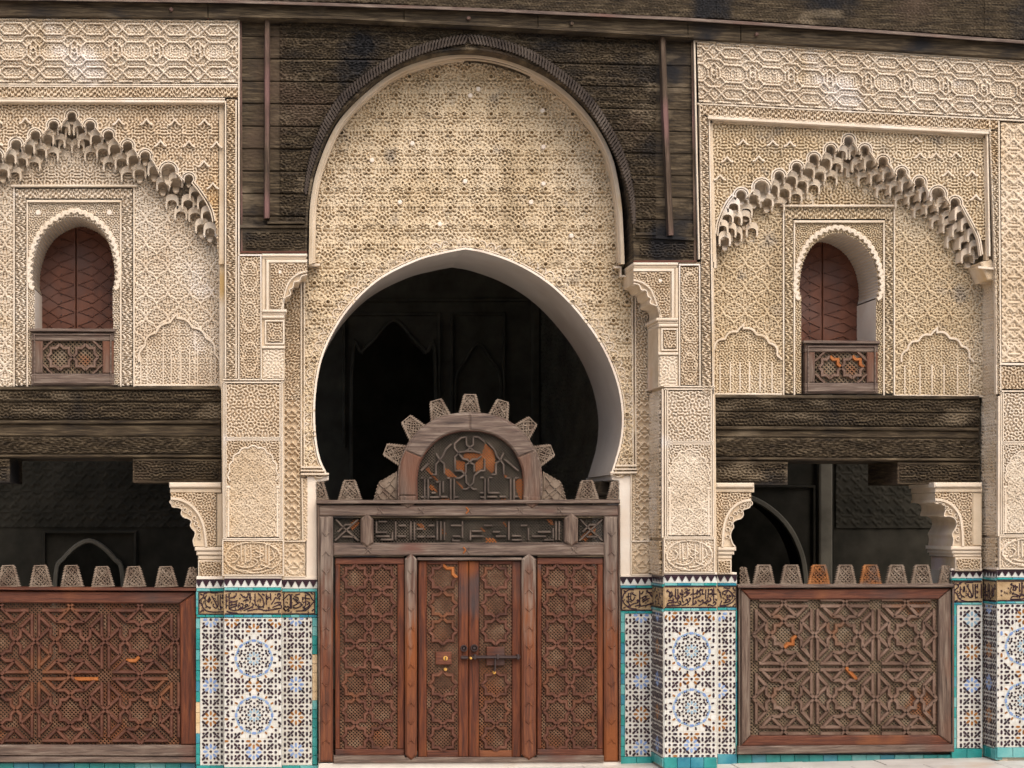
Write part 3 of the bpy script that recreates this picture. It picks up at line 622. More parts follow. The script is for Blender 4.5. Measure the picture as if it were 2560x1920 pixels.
for (u, v) in ((1818, 395), (1858, 352), (1897, 393), (1932, 354), (1975, 356), (1800, 440), (2300, 385), (2340, 385), (2390, 383), (2430, 430), (2370, 430), (2440, 490), (2290, 345)):
    strip('chevron_leaf', RW, 'stucco_pale', fS, [(u-15, v+10), (u-9, v+8), (u, v-2), (u+9, v+8), (u+15, v+10)], 5, .05, 0, .4)
strip('lobed_moulding', RW, 'stucco_pale', fS, outl, 5, .03, -.03, .5)
strip('lobed_moulding', RW, 'stucco_pale', fS, np.vstack([tl+(-3, -1), lobes_line(vR, 2.5), tr+(2, -1)]), 3.5, .035, -.03, .5)
muqarnas(RW, vR, {1: (0, 0), 2: (0, 0), 3: (1, 1), 4: (3, 3)})
for (u, v, w, k) in [(1834, 528, 24, 0), (1818, 556, 24, 0), (1806, 584, 22, .4), (1840, 560, 24, 1), (1826, 590, 22, 1.2), (1862, 560, 24, 2.2), (1842, 600, 20, 2.4), (1812, 612, 22, 1), (1880, 590, 22, 3),
                     (2404, 548, 26, 0), (2420, 576, 26, .3), (2436, 602, 26, .6), (2398, 590, 26, 1.6), (2374, 580, 26, 2.4), (2416, 622, 28, 1.8), (2384, 618, 26, 3), (2346, 570, 26, 3), (2440, 634, 26, 1.2), (2420, 655, 26, 2)]:
    niche(RW, u, v, w, 20, F-.05-.062*k, .14)
field('net_panel', RW, 'stucco_ochre', fI, 1780, 470, 1960, 988, panel_h(np.vstack([blind(1772, 905, 1859, 816, 1950, 905), [(1952, 990), (1782, 990)]]), (1780, 470)), .036, step=1.7)
blR = blind(2254, 905, 2343, 826, 2430, 910)
field('net_panel', RW, 'stucco_ochre', fI, 2236, 470, 2496, 990, panel_h(np.vstack([blR, [(2432, 990), (2250, 990)]]), (2236, 470)), .036, step=1.7)
field('net_panel', RW, 'stucco_ochre', fI, 1957, 440, 2240, 522, MZ, .036)
strip('blind_arch', RW, 'stucco_pale', fI, blR, 6, .05, 0, .6)
strip('blind_arch', RW, 'stucco_pale', fI, blind(1772, 905, 1859, 816, 1950, 905), 6, .05, 0, .6)
for x in (1800, 1826, 1850, 1874, 1900, 1930): strip('blind_colonnette', RW, 'stucco_pale', fI, [(x, 905), (x, 980)], 4, .03, 0)
for x in (2262, 2300, 2330, 2360, 2394, 2424): strip('blind_colonnette', RW, 'stucco_pale', fI, [(x, 912), (x, 985)], 4, .03, 0)
strip('moulding', RW, 'stucco_pale', fI, [(1782, 985), (1955, 986)], 6, .04, 0); strip('moulding', RW, 'stucco_pale', fI, [(2238, 989), (2460, 991)], 6, .04, 0)
mS = side(2497, F)
field('pier_return', RW, 'stucco', mS, 2, 330, 98, 1000, lambda x, y: MZ(x*1.3, y), .02)
block('impost_block', RW, 'plain', front(F-.02), [(2452, 655), (2478, 648), (2494, 668), (2494, 700), (2470, 700)], 0, -.3, 3)
strip('impost_moulding', RW, 'stucco_pale', front(F-.02), [(2446, 668), (2494, 672)], 8, .04, -.3)
winR = thing('window_surround', 'carved stucco surround of the right shuttered window', 'window surround', tuple(P(2095, 985, I)))
rin = [(2003, 985), (2003, 745), (1998, 725), (2000, 690), (2010, 650), (2030, 615), (2060, 592), (2094, 582), (2128, 592), (2160, 615), (2182, 650), (2193, 690), (2195, 725), (2190, 748), (2190, 985)]
rimR = np.vstack([[rin[0]], curve(rin[1:-1], 6), [rin[-1]]])
surround(winR, (1957, 516, 2238, 988), (1988, 553, 2208), rimR, 0, 0, I, 700, 'stucco_ochre')
strip('scalloped_arch', winR, 'stucco_pale', fI, lobed(curve([(2000, 748), (1992, 725), (1994, 686), (2004, 644), (2025, 606), (2056, 582), (2094, 571), (2132, 582), (2165, 606), (2188, 644), (2200, 686), (2202, 725), (2194, 748)], 6), 30, 5), 12, .05, -.02, .55)
soffit(winR, I, rimR[2:-2], .5)
soffit(winR, I, [(2003, 985), (2003, 745)], .5, 'white', False, 'reveal'); soffit(winR, I, [(2190, 748), (2190, 985)], .5, 'white', False, 'reveal')
shutters('pair of red brown shutters closed in the right upper window', 1950, 2210, 2056, 560, 880, I-.49)
balustrade('wooden balustrade with orange repaired straps below the right shutters', (2012, 852, 2197, 985), (2038, 880, 2168, 957), 2, 'window balustrades', {(0, 3), (1, 3)})
# ------------------------------------------------------------------ carved lintel beams over the side openings
def beam(label, uL, uR, rows, gap, yb, slope=0.0):
    """rows: (name, v0, v1, height, carved)"""
    d = I+.02; mp = front(d); o = thing('lintel_beam', label, 'beam', tuple(P((uL+uR)/2, rows[-1][2], d)))
    sv = lambda u, v: v+(u-uL)*slope
    for nme, v0, v1, h, carved in rows:
        qd = [(uL, sv(uL, v0)), (uR, sv(uR, v0)), (uR, sv(uR, v1)), (uL, sv(uL, v1))]
        if carved:
            r0 = random.uniform(0, 99)
            field(nme, o, 'dark_h', mp, 0, 0, uR-uL, v1-v0, lambda x, y: (MZw if carved == 1 else MZb)((x+r0*5)*(.8 if carved == 1 else 1.6), (y+r0)*1.15)*smooth(0, 4, y)*smooth(0, 4, (v1-v0)-y), .022, quad=qd, step=1.9, base=h)
            block(nme, o, 'dark_h', mp, np.array(qd), h-.006, -.9)
        else: block(nme, o, 'dark_h', mp, np.array(qd), h, -.9, 2)
    for g0, g1, w0, w1 in gap:
        qd = [(g0, sv(g0, w0)), (g1, sv(g1, w0)), (g1, sv(g1, w1)), (g0, sv(g0, w1))]
        block('corbel', o, 'dark_h', mp, np.array(qd), .0, -.75, 2)
        field('corbel_face', o, 'dark_h', mp, 0, 0, g1-g0, w1-w0, lambda x, y: MZb(x*1.5+g0, y*1.3)*smooth(6, 12, y)*smooth(4, 10, w1-w0-y)*smooth(3, 8, x)*smooth(3, 8, g1-g0-x), .022, quad=qd, step=2., base=.003)
        strip('corbel_moulding', o, 'dark_h', mp, [(g0, sv(g0, w0+6)), (g1, sv(g1, w0+6))], 8, .02, -.02)
    return o
beam('dark weathered lintel beam of carved boards under the left window', -90, 552,
     [('fillet', 966, 974, .05, 0), ('carved_board', 974.5, 1004, .01, 2), ('carved_board', 1006, 1050, .0, 2), ('fillet', 1051, 1059, .045, 0), ('moulding', 1059.5, 1090, .015, 0), ('carved_board', 1091, 1136, .0, 1), ('fillet', 1136.5, 1143, .04, 0)],
     [(332, 552, 1144, 1206), (-90, 24, 1144, 1206)], 0)
beam('dark weathered lintel beam of carved boards under the right window', 1789, 2449,
     [('fillet', 986, 994, .05, 0), ('carved_board', 994.5, 1027, .01, 2), ('carved_board', 1029, 1064, .0, 2), ('fillet', 1065, 1073, .045, 0), ('moulding', 1073.5, 1092, .015, 0), ('carved_board', 1093, 1142, .0, 1), ('fillet', 1142.5, 1149, .04, 0)],
     [(1789, 1969, 1150, 1211), (2244, 2449, 1150, 1207)], 0, .006)
# ------------------------------------------------------------------ plaster brackets
def arc_bracket(name, label, d, depth, cornice, body, arch, lob, cap, blk, group, flip=1, back=False):
    """cornice (u0,v0,u1,v1); body outline; arch moulding line; lobed inner edge; capital rows; block"""
    mp = front(d); o = thing(name, label, 'bracket', tuple(P((cornice[0]+cornice[2])/2, blk[3], d)), group)
    u0, v0, u1, v1 = cornice
    h = (v1-v0)/2
    block('cornice', o, 'stucco_pale', mp, rect(u0, v0, u1, v0+h), .05, -depth, 3); block('cornice', o, 'plain', mp, rect(u0+2*flip, v0+h+.5, u1, v1), .02, -depth, 2)
    poly = np.array(body); block('bracket_core', o, 'plain', mp, poly, 0, -depth)
    ub, vb = poly.min(0); ue, ve = poly.max(0)
    am = np.vstack([arch, lob[::-1]])
    field('carved_panel', o, 'stucco', mp, ub, vb, ue, ve, MZf, .032, mask=lambda x, y: inpoly(x, y, poly) & ~inpoly(x, y, am), step=1.6, base=.003)
    strip('arch_moulding', o, 'stucco_pale', mp, arch, 9, .045, -.02, .5)
    block('scalloped_intrados', o, 'plain', mp, am, .015, -depth, 0)
    strip('scalloped_edge', o, 'stucco_pale', mp, lob, 4, .035, -depth*.3, .5)
    for i in range(2, len(lob)-2, 4):
        c = (lob[i]+arch[min(len(arch)-1, int(i*len(arch)/len(lob)))])/2
        strip('scroll', o, 'stucco_pale', mp, spiral(c[0], c[1], 7, 1, 1.1, flip), 2.5, .035, 0)
    for (a, b_, c_, e, hh) in cap: block('capital', o, 'stucco_pale', mp, rect(a, b_, c_, e), hh, -depth, 2.5)
    block('impost_block', o, 'plain', mp, rect(*blk), 0, -depth)
    field('impost_panel', o, 'stucco', mp, blk[0]+4, blk[1]+4, blk[2]-4, blk[3]-4, MZf, .032, step=1.6, base=.003)
    strip('frame_moulding', o, 'stucco_pale', mp, [(blk[0]+2, blk[1]+3), (blk[2]-2, blk[1]+3), (blk[2]-2, blk[3]-3), (blk[0]+2, blk[3]-3)], 4, .02, 0, closed=True)
    return o
BD = I+.10
lobL = curve([(427, 1249), (431, 1266), (444, 1268), (455, 1273), (453, 1284), (460, 1293), (470, 1296), (479, 1303), (476, 1313), (481, 1322), (488, 1330), (487, 1340), (483, 1352), (486, 1366)], 3)
archL = curve([(427, 1246), (452, 1250), (478, 1264), (498, 1288), (510, 1320), (516, 1367)], 6)
arc_bracket('stucco_bracket', 'scallop arched stucco bracket at the right end of the left opening', BD, .55, (423, 1206, 553, 1232), [(427, 1232), (540, 1232), (540, 1368), (516, 1368)]+[tuple(q) for q in archL[::-1]], archL, lobL,
            [(487, 1368, 556, 1377, .04), (491, 1377.5, 556, 1388, .025), (495, 1388.5, 556, 1399, .01)], (495, 1400, 557, 1446), 'stucco brackets of the side openings')
bl = thing('plaster_jamb', 'narrow pale plaster border beside the left bracket', 'plaster border', tuple(P(545, 1368, BD)))
block('jamb', bl, 'plain', front(BD), rect(541, 1233, 557, 1367), .01, -.4, 3)
lobR = curve([(1877, 1256), (1874, 1268), (1864, 1272), (1857, 1276), (1858, 1287), (1852, 1296), (1842, 1299), (1832, 1306), (1834, 1318), (1829, 1326), (1826, 1338), (1828, 1350), (1832, 1360), (1838, 1367)], 3)
archR = curve([(1878, 1250), (1856, 1254), (1836, 1266), (1820, 1286), (1810, 1316), (1806, 1367)], 6)
arc_bracket('stucco_bracket', 'scallop arched stucco bracket between the right pilaster and the right opening', BD, .55, (1790, 1207, 1886, 1231), [(1790, 1232), (1878, 1232)]+[tuple(q) for q in archR]+[(1790, 1368)], archR, lobR,
            [(1794, 1368, 1841, 1377, .04), (1794, 1377.5, 1836, 1387, .025), (1794, 1387.5, 1830, 1397, .01)], (1794, 1398, 1829, 1436), 'stucco brackets of the side openings', -1)
lobF = curve([(2337, 1256), (2349, 1256), (2362, 1262), (2364, 1276), (2361, 1290), (2375, 1290), (2388, 1297), (2392, 1312), (2387, 1324), (2381, 1336), (2384, 1348), (2382, 1366)], 3)
archF = curve([(2338, 1249), (2362, 1253), (2384, 1266), (2400, 1290), (2406, 1324), (2408, 1366)], 6)
arc_bracket('stucco_bracket', 'deep scallop arched stucco bracket at the far right of the right opening', BD, .55, (2336, 1206, 2456, 1231), [(2338, 1232), (2430, 1232), (2430, 1366), (2408, 1366)]+[tuple(q) for q in archF[::-1]], archF, lobF,
            [(2378, 1366, 2454, 1375, .04), (2381, 1375.5, 2454, 1384, .025), (2384, 1384.5, 2454, 1392, .01)], (2388, 1393, 2454, 1428), 'stucco brackets of the side openings')
bl = thing('plaster_jamb', 'narrow pale plaster border beside the far right bracket', 'plaster border', tuple(P(2443, 1366, BD)))
block('jamb', bl, 'plain', front(BD), rect(2431, 1232, 2456, 1365), .01, -.4, 3)

# ------------------------------------------------------------------ central wall with the great horseshoe arch
AW = thing('arch_wall', 'carved stucco wall with the great pointed horseshoe arch', 'arch wall', tuple(P(1170, 1440, 0)))
f0 = front(0)
rim = np.vstack([curve([(819, 1187), (799, 1140), (789, 1070), (790, 984), (804, 903), (833, 833), (880, 764), (949, 700), (1042, 653), (1111, 634), (1163, 624)], 8),
                 curve([(1163, 624), (1215, 634), (1296, 664), (1377, 715), (1447, 786), (1504, 867), (1539, 949), (1554, 1030), (1549, 1105), (1526, 1187)], 8)[1:]])
apex = int(np.argmin(rim[:, 1]))
ring = curve([(775, 660), (776, 600), (779, 509), (798, 417), (845, 312), (914, 237), (995, 179), (1088, 146), (1169, 137), (1250, 148), (1331, 178), (1412, 231), (1481, 306), (1527, 393), (1549, 498), (1556, 602), (1558, 660)], 8)
ringc = np.array([1167, 560.])
shrink = lambda q, k: ringc+(q-ringc)*k
hole = np.vstack([rim, [(1526, 1500), (819, 1500)]])
wallp = np.vstack([[(708, 1000), (708, 640), (775, 640)], ring[1:-1], [(1558, 640), (1640, 640), (1640, 1000)]])
field('tympanum_panel', AW, 'stucco_ochre', f0, 760, 130, 1585, 1190, lambda x, y: TYMP(x-26, y-14)*(.8+.4*MZ(x*.11, y*.13)), .034,
      mask=lambda x, y: ~inpoly(x, y, hole) & ((inpoly(x, y, shrink(ring, .985)) & (y < 640)) | ((y >= 640) & (x > 760) & (x < 1584))), step=1.7)
b = MB()        # thickness of the wall round the opening, faces front-to-back
core_o = [(640, 1190), (640, 560), (1163, 90), (1690, 560), (1690, 1187)]
ro = resample(np.array(core_o), 1e9)
Lc = np.vstack([rim[:apex+1], [(1163, 100), (640, 560), (640, 1187)]]); Rc = np.vstack([rim[apex:], [(1690, 1187), (1690, 560), (1163, 100)]])
slab(b, f0, Lc, -.05, -1.0); slab(b, f0, Rc, -.05, -1.0); b.build('wall_core', 'plain', AW)
for u, v in ((1357, 276), (1196, 222), (1176, 238), (1031, 358), (930, 400), (1163, 453), (1359, 459), (1359, 367), (1328, 505), (1429, 589), (1000, 505), (1100, 560)): block('roundel', AW, 'white', f0, [(u+6*math.cos(t), v+6*math.sin(t)) for t in np.linspace(0, 2*PI, 11)[:-1]], .05, 0, 1.5)
soffit(AW, 0.02, rim, 1.06, 'plaster', False, 'arch_soffit')
strip('arch_rim', AW, 'white', f0, offs(rim, -3), 6, .05, -.02, .8)
strip('arch_rim', AW, 'stucco_pale', f0, offs(rim, -9), 4, .035, -.02, .6)
band = offs(rim, -14); sc = resample(band, 23)
strip('scallop_band', AW, 'stucco_ochre', f0, offs(rim, -22), 24, .012, -.02, .95)
for i in range(len(sc)-1):
    a, c = sc[i], sc[i+1]; m = (a+c)/2; t = (c-a)/np.linalg.norm(c-a); nr = np.array([t[1], -t[0]])
    th_ = np.linspace(0, PI, 8); r = np.linalg.norm(c-a)/2
    o2 = [m-t*math.cos(q)*r+nr*math.sin(q)*r*1.35 for q in th_]
    b = MB(); ribbon(b, f0, o2, 3.6, .036, 0, .5); o3 = [m-t*math.cos(q)*r*.45+nr*math.sin(q)*r*.7 for q in th_]; ribbon(b, f0, o3, 3, .028, 0, .5)
    b.build('scallop', 'stucco_pale', AW)
strip('ring_moulding', AW, 'plain', f0, shrink(ring, .977), 10, .16, -.02, .7); strip('ring_moulding', AW, 'plain', f0, shrink(ring, .998), 10, .28, -.02, .8)
strip('ring_moulding', AW, 'stucco_pale', f0, shrink(ring, .985), 4, .25, -.02, .6)
strip('ring_stop', AW, 'stucco_pale', f0, [(772, 662), (800, 662)], 7, .14, -.02); strip('ring_stop', AW, 'stucco_pale', f0, [(1535, 668), (1552, 668), (1552, 690), (1568, 690)], 6, .14, -.02)
for l in ([(753, 640), (753, 1180)], [(761, 700), (761, 1180)], [(1580, 700), (1583, 1175)], [(1588, 640), (1590, 1175)]): strip('moulding', AW, 'stucco_pale', f0, l, 5, .035, -.02, .55)
field('strip_panel', AW, 'stucco', f0, 706, 660, 750, 1000, lambda x, y: MZ(x*1.1+y*.5, y*1.1), .032)
field('strip_panel', AW, 'stucco', f0, 706, 1000, 750, 1350, lambda x, y: STAR(x-4, y), .03, step=1.6)
field('strip_panel', AW, 'stucco', f0, 1590, 690, 1632, 1000, lambda x, y: MZ(x*1.1-y*.5, y*1.1), .032)
field('strip_panel', AW, 'stucco', f0, 1590, 1000, 1632, 1352, lambda x, y: STAR(x-2, y), .03, step=1.6)
field('medallion_panel', AW, 'stucco', f0, 708, 1356, 762, 1440, lambda x, y: np.maximum(STAR((x-27)*.9+20, (y-42)*.9+20)*(np.hypot(x-27, (y-42)*.72) < 26), np.maximum(ridge(np.abs(np.hypot(x-27, (y-42)*.72)-27), 1.5), MZf(x, y)*.6*(np.hypot(x-27, (y-42)*.72) > 29))), .02, step=1.5)
field('medallion_panel', AW, 'stucco', f0, 1580, 1356, 1632, 1434, lambda x, y: np.maximum(STAR((x-26)*.9+20, (y-39)*.9+20)*(np.hypot(x-26, (y-39)*.72) < 25), np.maximum(ridge(np.abs(np.hypot(x-26, (y-39)*.72)-26), 1.5), MZf(x, y)*.6*(np.hypot(x-26, (y-39)*.72) > 28))), .02, step=1.5)
for l in ([(708, 1353), (764, 1353)], [(708, 1442), (764, 1442)], [(1578, 1353), (1634, 1353)], [(1578, 1437), (1634, 1437)], [(755, 1195), (757, 1352)], [(1578, 1185), (1578, 1436)]): strip('moulding', AW, 'stucco_pale', f0, l, 5, .03, -.02, .55)
field('edge_band', AW, 'stucco', f0, 758, 1196, 769, 1352, MZf, .015, step=1.5); field('edge_band', AW, 'stucco', f0, 1581, 1184, 1590, 1352, MZf, .015, step=1.5)
jl = [(767, 1190), (822, 1190), (822, 1200), (812, 1203), (792, 1206), (793, 1450), (765, 1450)]
block('white_jamb', AW, 'white', f0, jl, .01, -1.2, 2); block('white_jamb', AW, 'white', f0, [(1529, 1188), (1577, 1182), (1578, 1445), (1548, 1447), (1547, 1203), (1530, 1200)], .01, -1.2, 2)
for l, w in (([(752, 1168), (806, 1168)], 6), ([(752, 1176), (814, 1177)], 5), ([(752, 1185), (822, 1185)], 6), ([(1540, 1164), (1592, 1164)], 6), ([(1534, 1173), (1592, 1173)], 5), ([(1526, 1182), (1592, 1181)], 6)):
    strip('impost_moulding', AW, 'stucco_pale', f0, l, w, .06, -.02, .6)
block('impost_beam', AW, 'dark_h', f0, [(1500, 1205), (1528, 1190), (1528, 1240), (1490, 1240)], -.4, -1.3, 2)
for x0, x1 in ((706, 764), (1576, 1636)): block('wall_face', AW, 'plain', f0, rect(x0, 640, x1, 1450), -.012, -1.0)

# ------------------------------------------------------------------ pilasters
def epigraph(x, y, w, h):
    """lettering in a lobed oval"""
    strokes = [[(.30, .12), (.30, .62)], [(.36, .14), (.37, .66)], [(.46, .12), (.46, .55), (.40, .62)], [(.62, .15), (.62, .6)], [(.72, .12), (.72, .66)], [(.77, .14), (.77, .7)],
               [(.2, .35), (.26, .45), (.22, .6), (.15, .66)], [(.22, .74), (.35, .80), (.5, .76), (.58, .62), (.52, .55)], [(.5, .88), (.66, .84), (.8, .7)], [(.28, .88), (.42, .92)], [(.55, .3), (.68, .42), (.56, .5)], [(.83, .3), (.86, .5), (.8, .6)], [(.64, .72), (.74, .78), (.84, .84)]]
    d = np.full(np.shape(x), 1e9)
    for s in strokes:
        q = curve(np.array(s)*[w, h], 4) if len(s) > 2 else np.array(s)*[w, h]
        for i in range(len(q)-1):
            a, e = q[i], q[i+1]-q[i]; t = np.clip(((x-a[0])*e[0]+(y-a[1])*e[1])/(e@e+1e-9), 0, 1); d = np.minimum(d, np.hypot(x-a[0]-t*e[0], y-a[1]-t*e[1]))
    an = np.arctan2((y-h/2)/h, (x-w/2)/w); rr = np.hypot((x-w/2)/(w*.46), (y-h/2)/(h*.46))
    ring_ = ridge(np.abs(rr-1-.03*np.abs(np.sin(an*9)))*h*.46, 1.6)
    return np.maximum(np.maximum(ridge(d, 2.)*(rr < .97), ring_), .55*MZf(x, y)*((d > 3.5) | (rr > 1.05)))
def blind_lobe(w, h):
    t = np.linspace(PI*1.06, -PI*.06, 40); a = np.stack([w/2+w*.43*np.cos(t), h*.36-h*.29*np.sin(t)], 1)
    return lobed(a, 9, 5)[::2]
def net(x, y):     # chain of small ogee leaves
    return np.maximum(.7*MZf(x, y), .95*SEBKA(x*1.5+12, y*1.6))
PL = thing('stucco_pilaster', 'carved stucco pilaster between the left opening and the great arch', 'pilaster', tuple(P(630, 1447, F)), 'carved stucco pilasters')
block('pilaster_core', PL, 'plain', fF, [(553, 952), (711, 952), (711, 1449), (557, 1449)], -.014, -.85)
block('pilaster_core', PL, 'plain', fF, [(592, 632), (655, 632), (655, 951), (592, 951)], -.02, -.85)
mR = side(713, F, 1)
def shaft(o, u0, u1, v0, vA, vB, vC, m='stucco'):
    w = u1-u0
    field('medallion_panel', o, m, fF, u0+10, v0+8, u1-10, vA-4, lambda x, y: np.where(np.hypot((x-(w-20)/2)/(w*.36), (y-(vA-v0-12)/2)/((vA-v0)*.40)) < 1, MZf(x*.8, y*.8), MZ(x, y)), .03, step=1.7)
    bl_ = blind_lobe(w-16, vB-vA-10)+(u0+8, vA+6); bpoly = np.vstack([bl_, [(u1-8, vB-4), (u0+8, vB-4)]])
    field('blind_arch_panel', o, m, fF, u0+8, vA+5, u1-8, vB-5, lambda x, y: np.where(inpoly(x+u0+8, y+vA+5, bpoly), net(x, y), MZf(x, y)), .032, step=1.7)
    strip('blind_arch', o, 'stucco_pale', fF, bl_, 5, .035, -.01, .5)
    for x in (u0+14, u1-14):
        strip('blind_colonnette', o, 'stucco_pale', fF, [(x, vA+.5*(vB-vA)), (x, vB-5)], 7, .03, -.01, .6); block('small_capital', o, 'stucco_pale', fF, rect(x-5, vA+.47*(vB-vA), x+5, vA+.5*(vB-vA)), .035, -.01, 2)
    for l in ([(u0-1, v0+3), (u1+1, v0+3)], [(u0+4, vA-1), (u1-4, vA-1)], [(u0+4, vA+4), (u1-4, vA+4)], [(u0, vB), (u1, vB)], [(u0+3, v0), (u0+3, vB)], [(u1-3, v0), (u1-3, vB)], [(u0+8, v0+6), (u0+8, vB)], [(u1-8, v0+6), (u1-8, vB)]): strip('moulding', o, 'stucco_pale', fF, l, 4.5, .03, -.014, .55)
    e0, e1 = u0-2, u1+2
    field('epigraph_panel', o, m, fF, e0+4, vB+6, e1-4, vC-6, lambda x, y: epigraph(x, y, e1-e0-8, vC-vB-12), .032, step=1.4)
    strip('moulding', o, 'stucco_pale', fF, [(e0+2, vB+4), (e1-2, vB+4), (e1-2, vC-3), (e0+2, vC-3)], 4, .03, -.014, .55, closed=True)
shaft(PL, 557, 708, 953, 1096, 1347, 1441)
field('column_panel', PL, 'stucco', fF, 600, 642, 650, 946, lambda x, y: np.maximum(MZf(x, y), ridge(np.abs(np.hypot((x-25), ((y % 100)-50)*.5)-18), 1.3)), .03, step=1.6)
for l in ([(596, 638), (655, 638)], [(652, 640), (653, 950)], [(597, 640), (597, 950)], [(557, 949), (710, 949)]): strip('moulding', PL, 'stucco_pale', fF, l, 4.5, .03, -.02, .55)
def column_bracket(label, flip, c):
    """small arched bracket on its column, carrying the cedar spandrel; c: key coordinates"""
    d = F+.01; mp = front(d); o = thing('stucco_bracket', label, 'bracket', tuple(P(c['u0'], c['v5'], d)), 'stucco brackets under the cedar spandrel')
    u0, u1 = c['u0'], c['u1']; a, e = min(u0, u1), max(u0, u1); uc = c['uc']; ca, ce = min(u0, uc), max(u0, uc); s = 1 if u1 > u0 else -1
    block('cornice', o, 'stucco_pale', mp, rect(a, c['v0'], e, c['v0']+7), .03, -.4, 2); block('cornice', o, 'plain', mp, rect(a, c['v0']+7.5, e-2, c['v0']+14), .015, -.4, 2)
    arch = curve([(u1, c['v0']+44), (u1-s*22, c['v0']+50), (u1-s*42, c['v0']+66), (u1-s*54, c['v0']+92), (uc-s*8, c['v2'])], 5)
    lob = curve([(u1, c['v0']+52), (u1-s*14, c['v0']+56), (u1-s*20, c['v0']+68), (u1-s*32, c['v0']+70), (u1-s*36, c['v0']+84), (u1-s*44, c['v0']+90), (u1-s*42, c['v0']+102), (uc-s*1, c['v0']+112), (uc-s*4, c['v2'])], 4)
    body = np.vstack([[(u0, c['v0']+14), (u1, c['v0']+14)], lob, [(u0, c['v2'])]])
    block('bracket_core', o, 'plain', mp, body, -.004, -.42)
    am = np.vstack([arch, lob[::-1]]); f2 = np.vstack([[(u0+s*22, c['v0']+24), (u1, c['v0']+24)], arch, [(u0+s*22, c['v2']-4)]])
    field('carved_panel', o, 'stucco', mp, a, c['v0']+14, e, c['v2'], MZf, .03, mask=lambda x, y: inpoly(x, y, f2), step=1.5, base=.002)
    strip('plain_border', o, 'stucco_pale', mp, [(u1, c['v0']+19), (u0+s*14, c['v0']+19), (u0+s*14, c['v2'])], 8, .02, -.01, .7)
    strip('plain_border', o, 'plain', mp, [(u0+s*4, c['v0']+14), (u0+s*4, c['v2'])], 8, .01, -.01, .8)
    strip('arch_moulding', o, 'stucco_pale', mp, arch, 6, .03, -.01, .5); strip('scalloped_edge', o, 'stucco_pale', mp, lob, 4, .03, -.15, .5)
    block('roundel', o, 'white', mp, [(u0+s*45+5*math.cos(t), c['v0']+46+5*math.sin(t)) for t in np.linspace(0, 2*PI, 11)[:-1]], .03, 0, 1.5)
    for k, (x, y, hh) in enumerate([(5, c['v2'], .035), (1, c['v2']+8, .015), (-1, c['v2']+15, .025)]): block('capital', o, 'stucco_pale', mp, rect(ca-(x if s < 0 else 0), y+.3, ce+(x if s > 0 else 0), y+(7.5 if k != 1 else 6.5)), hh, -.42, 2)
    block('column_block', o, 'plain', mp, rect(ca, c['v2']+23, ce, c['v5']), -.004, -.42)
    field('block_panel', o, 'stucco', mp, ca+14, c['v2']+34, ce-6, c['v3']-14, MZf, .03, step=1.5)
    strip('frame_moulding', o, 'stucco_pale', mp, [(ca+9, c['v2']+29), (ce-3, c['v2']+29), (ce-3, c['v3']-9), (ca+9, c['v3']-9)], 5, .02, -.01, closed=True)
    strip('moulding', o, 'stucco_pale', mp, [(ca, c['v3']), (ce, c['v3'])], 7, .025, -.01)
    field('column_panel', o, 'stucco_pale', mp, ca+3, c['v3']+6, ce-3, c['v5']-3, lambda x, y: np.maximum(MZ(x, y), 0), .014, step=1.6)
    return o
column_bracket('arched stucco bracket on its column, left of the great arch', 1, dict(u0=655, u1=768, uc=712, v0=634, v2=773, v3=868, v5=948))
column_bracket('arched stucco bracket on its column, right of the great arch', -1, dict(u0=1696, u1=1584, uc=1646, v0=656, v2=794, v3=884, v5=968))
PR = thing('stucco_pilaster', 'carved stucco pilaster between the great arch and the right opening', 'pilaster', tuple(P(1725, 1440, F)), 'carved stucco pilasters')
block('pilaster_core', PR, 'plain', fF, [(1656, 968), (1788, 970), (1792, 1440), (1657, 1442)], -.014, -.85)
block('pilaster_core', PR, 'plain', fF, [(1697, 655), (1785, 655), (1787, 969), (1697, 969)], -.02, -.85)
shaft(PR, 1661, 1786, 970, 1106, 1343, 1434, 'stucco_pale')
field('column_panel', PR, 'stucco', fF, 1702, 668, 1746, 962, lambda x, y: np.maximum(MZf(x, y), ridge(np.abs(np.hypot((x-22), ((y % 100)-50)*.5)-17), 1.3)), .03, step=1.6)
for l in ([(1698, 662), (1750, 662)], [(1749, 664), (1750, 966)], [(1699, 664), (1699, 966)], [(1660, 966), (1788, 967)]): strip('moulding', PR, 'stucco_pale', fF, l, 4.5, .03, -.02, .55)
mL = side(1656, F)
field('pilaster_return', PR, 'stucco', mL, 8, 975, 128, 1344, lambda x, y: MZ(x*.9, y), .02, step=2.)
strip('corner_bead', PR, 'stucco_pale', fF, [(1657, 972), (1657, 1344)], 6, .02, -.03)
field('pilaster_return', PR, 'stucco', mL, 6, 1352, 132, 1436, lambda x, y: MZ(x*.8, y), .02, step=2.)
field('strip_panel', RW, 'stucco', fF, 2502, 916, 2640, 972, MZ, .03)
PF = thing('stucco_pilaster', 'carved stucco pilaster cut off by the right edge of the picture', 'pilaster', tuple(P(2530, 1430, F)), 'carved stucco pilasters')
block('pilaster_core', PF, 'plain', fF, [(2497, 990), (2650, 990), (2650, 1428), (2495, 1428)], -.014, -.85)
shaft(PF, 2500, 2650, 975, 1106, 1338, 1424, 'stucco_pale')
mF = side(2497, F)
field('pilaster_return', PF, 'stucco', mF, 8, 1000, 100, 1338, lambda x, y: MZ(x*1.2, y), .02, step=2.); field('pilaster_return', PF, 'stucco', mF, 6, 1345, 100, 1424, lambda x, y: MZ(x, y), .02, step=2.)
strip('corner_bead', PF, 'stucco_pale', fF, [(2498, 990), (2497, 1340)], 7, .03, -.05)
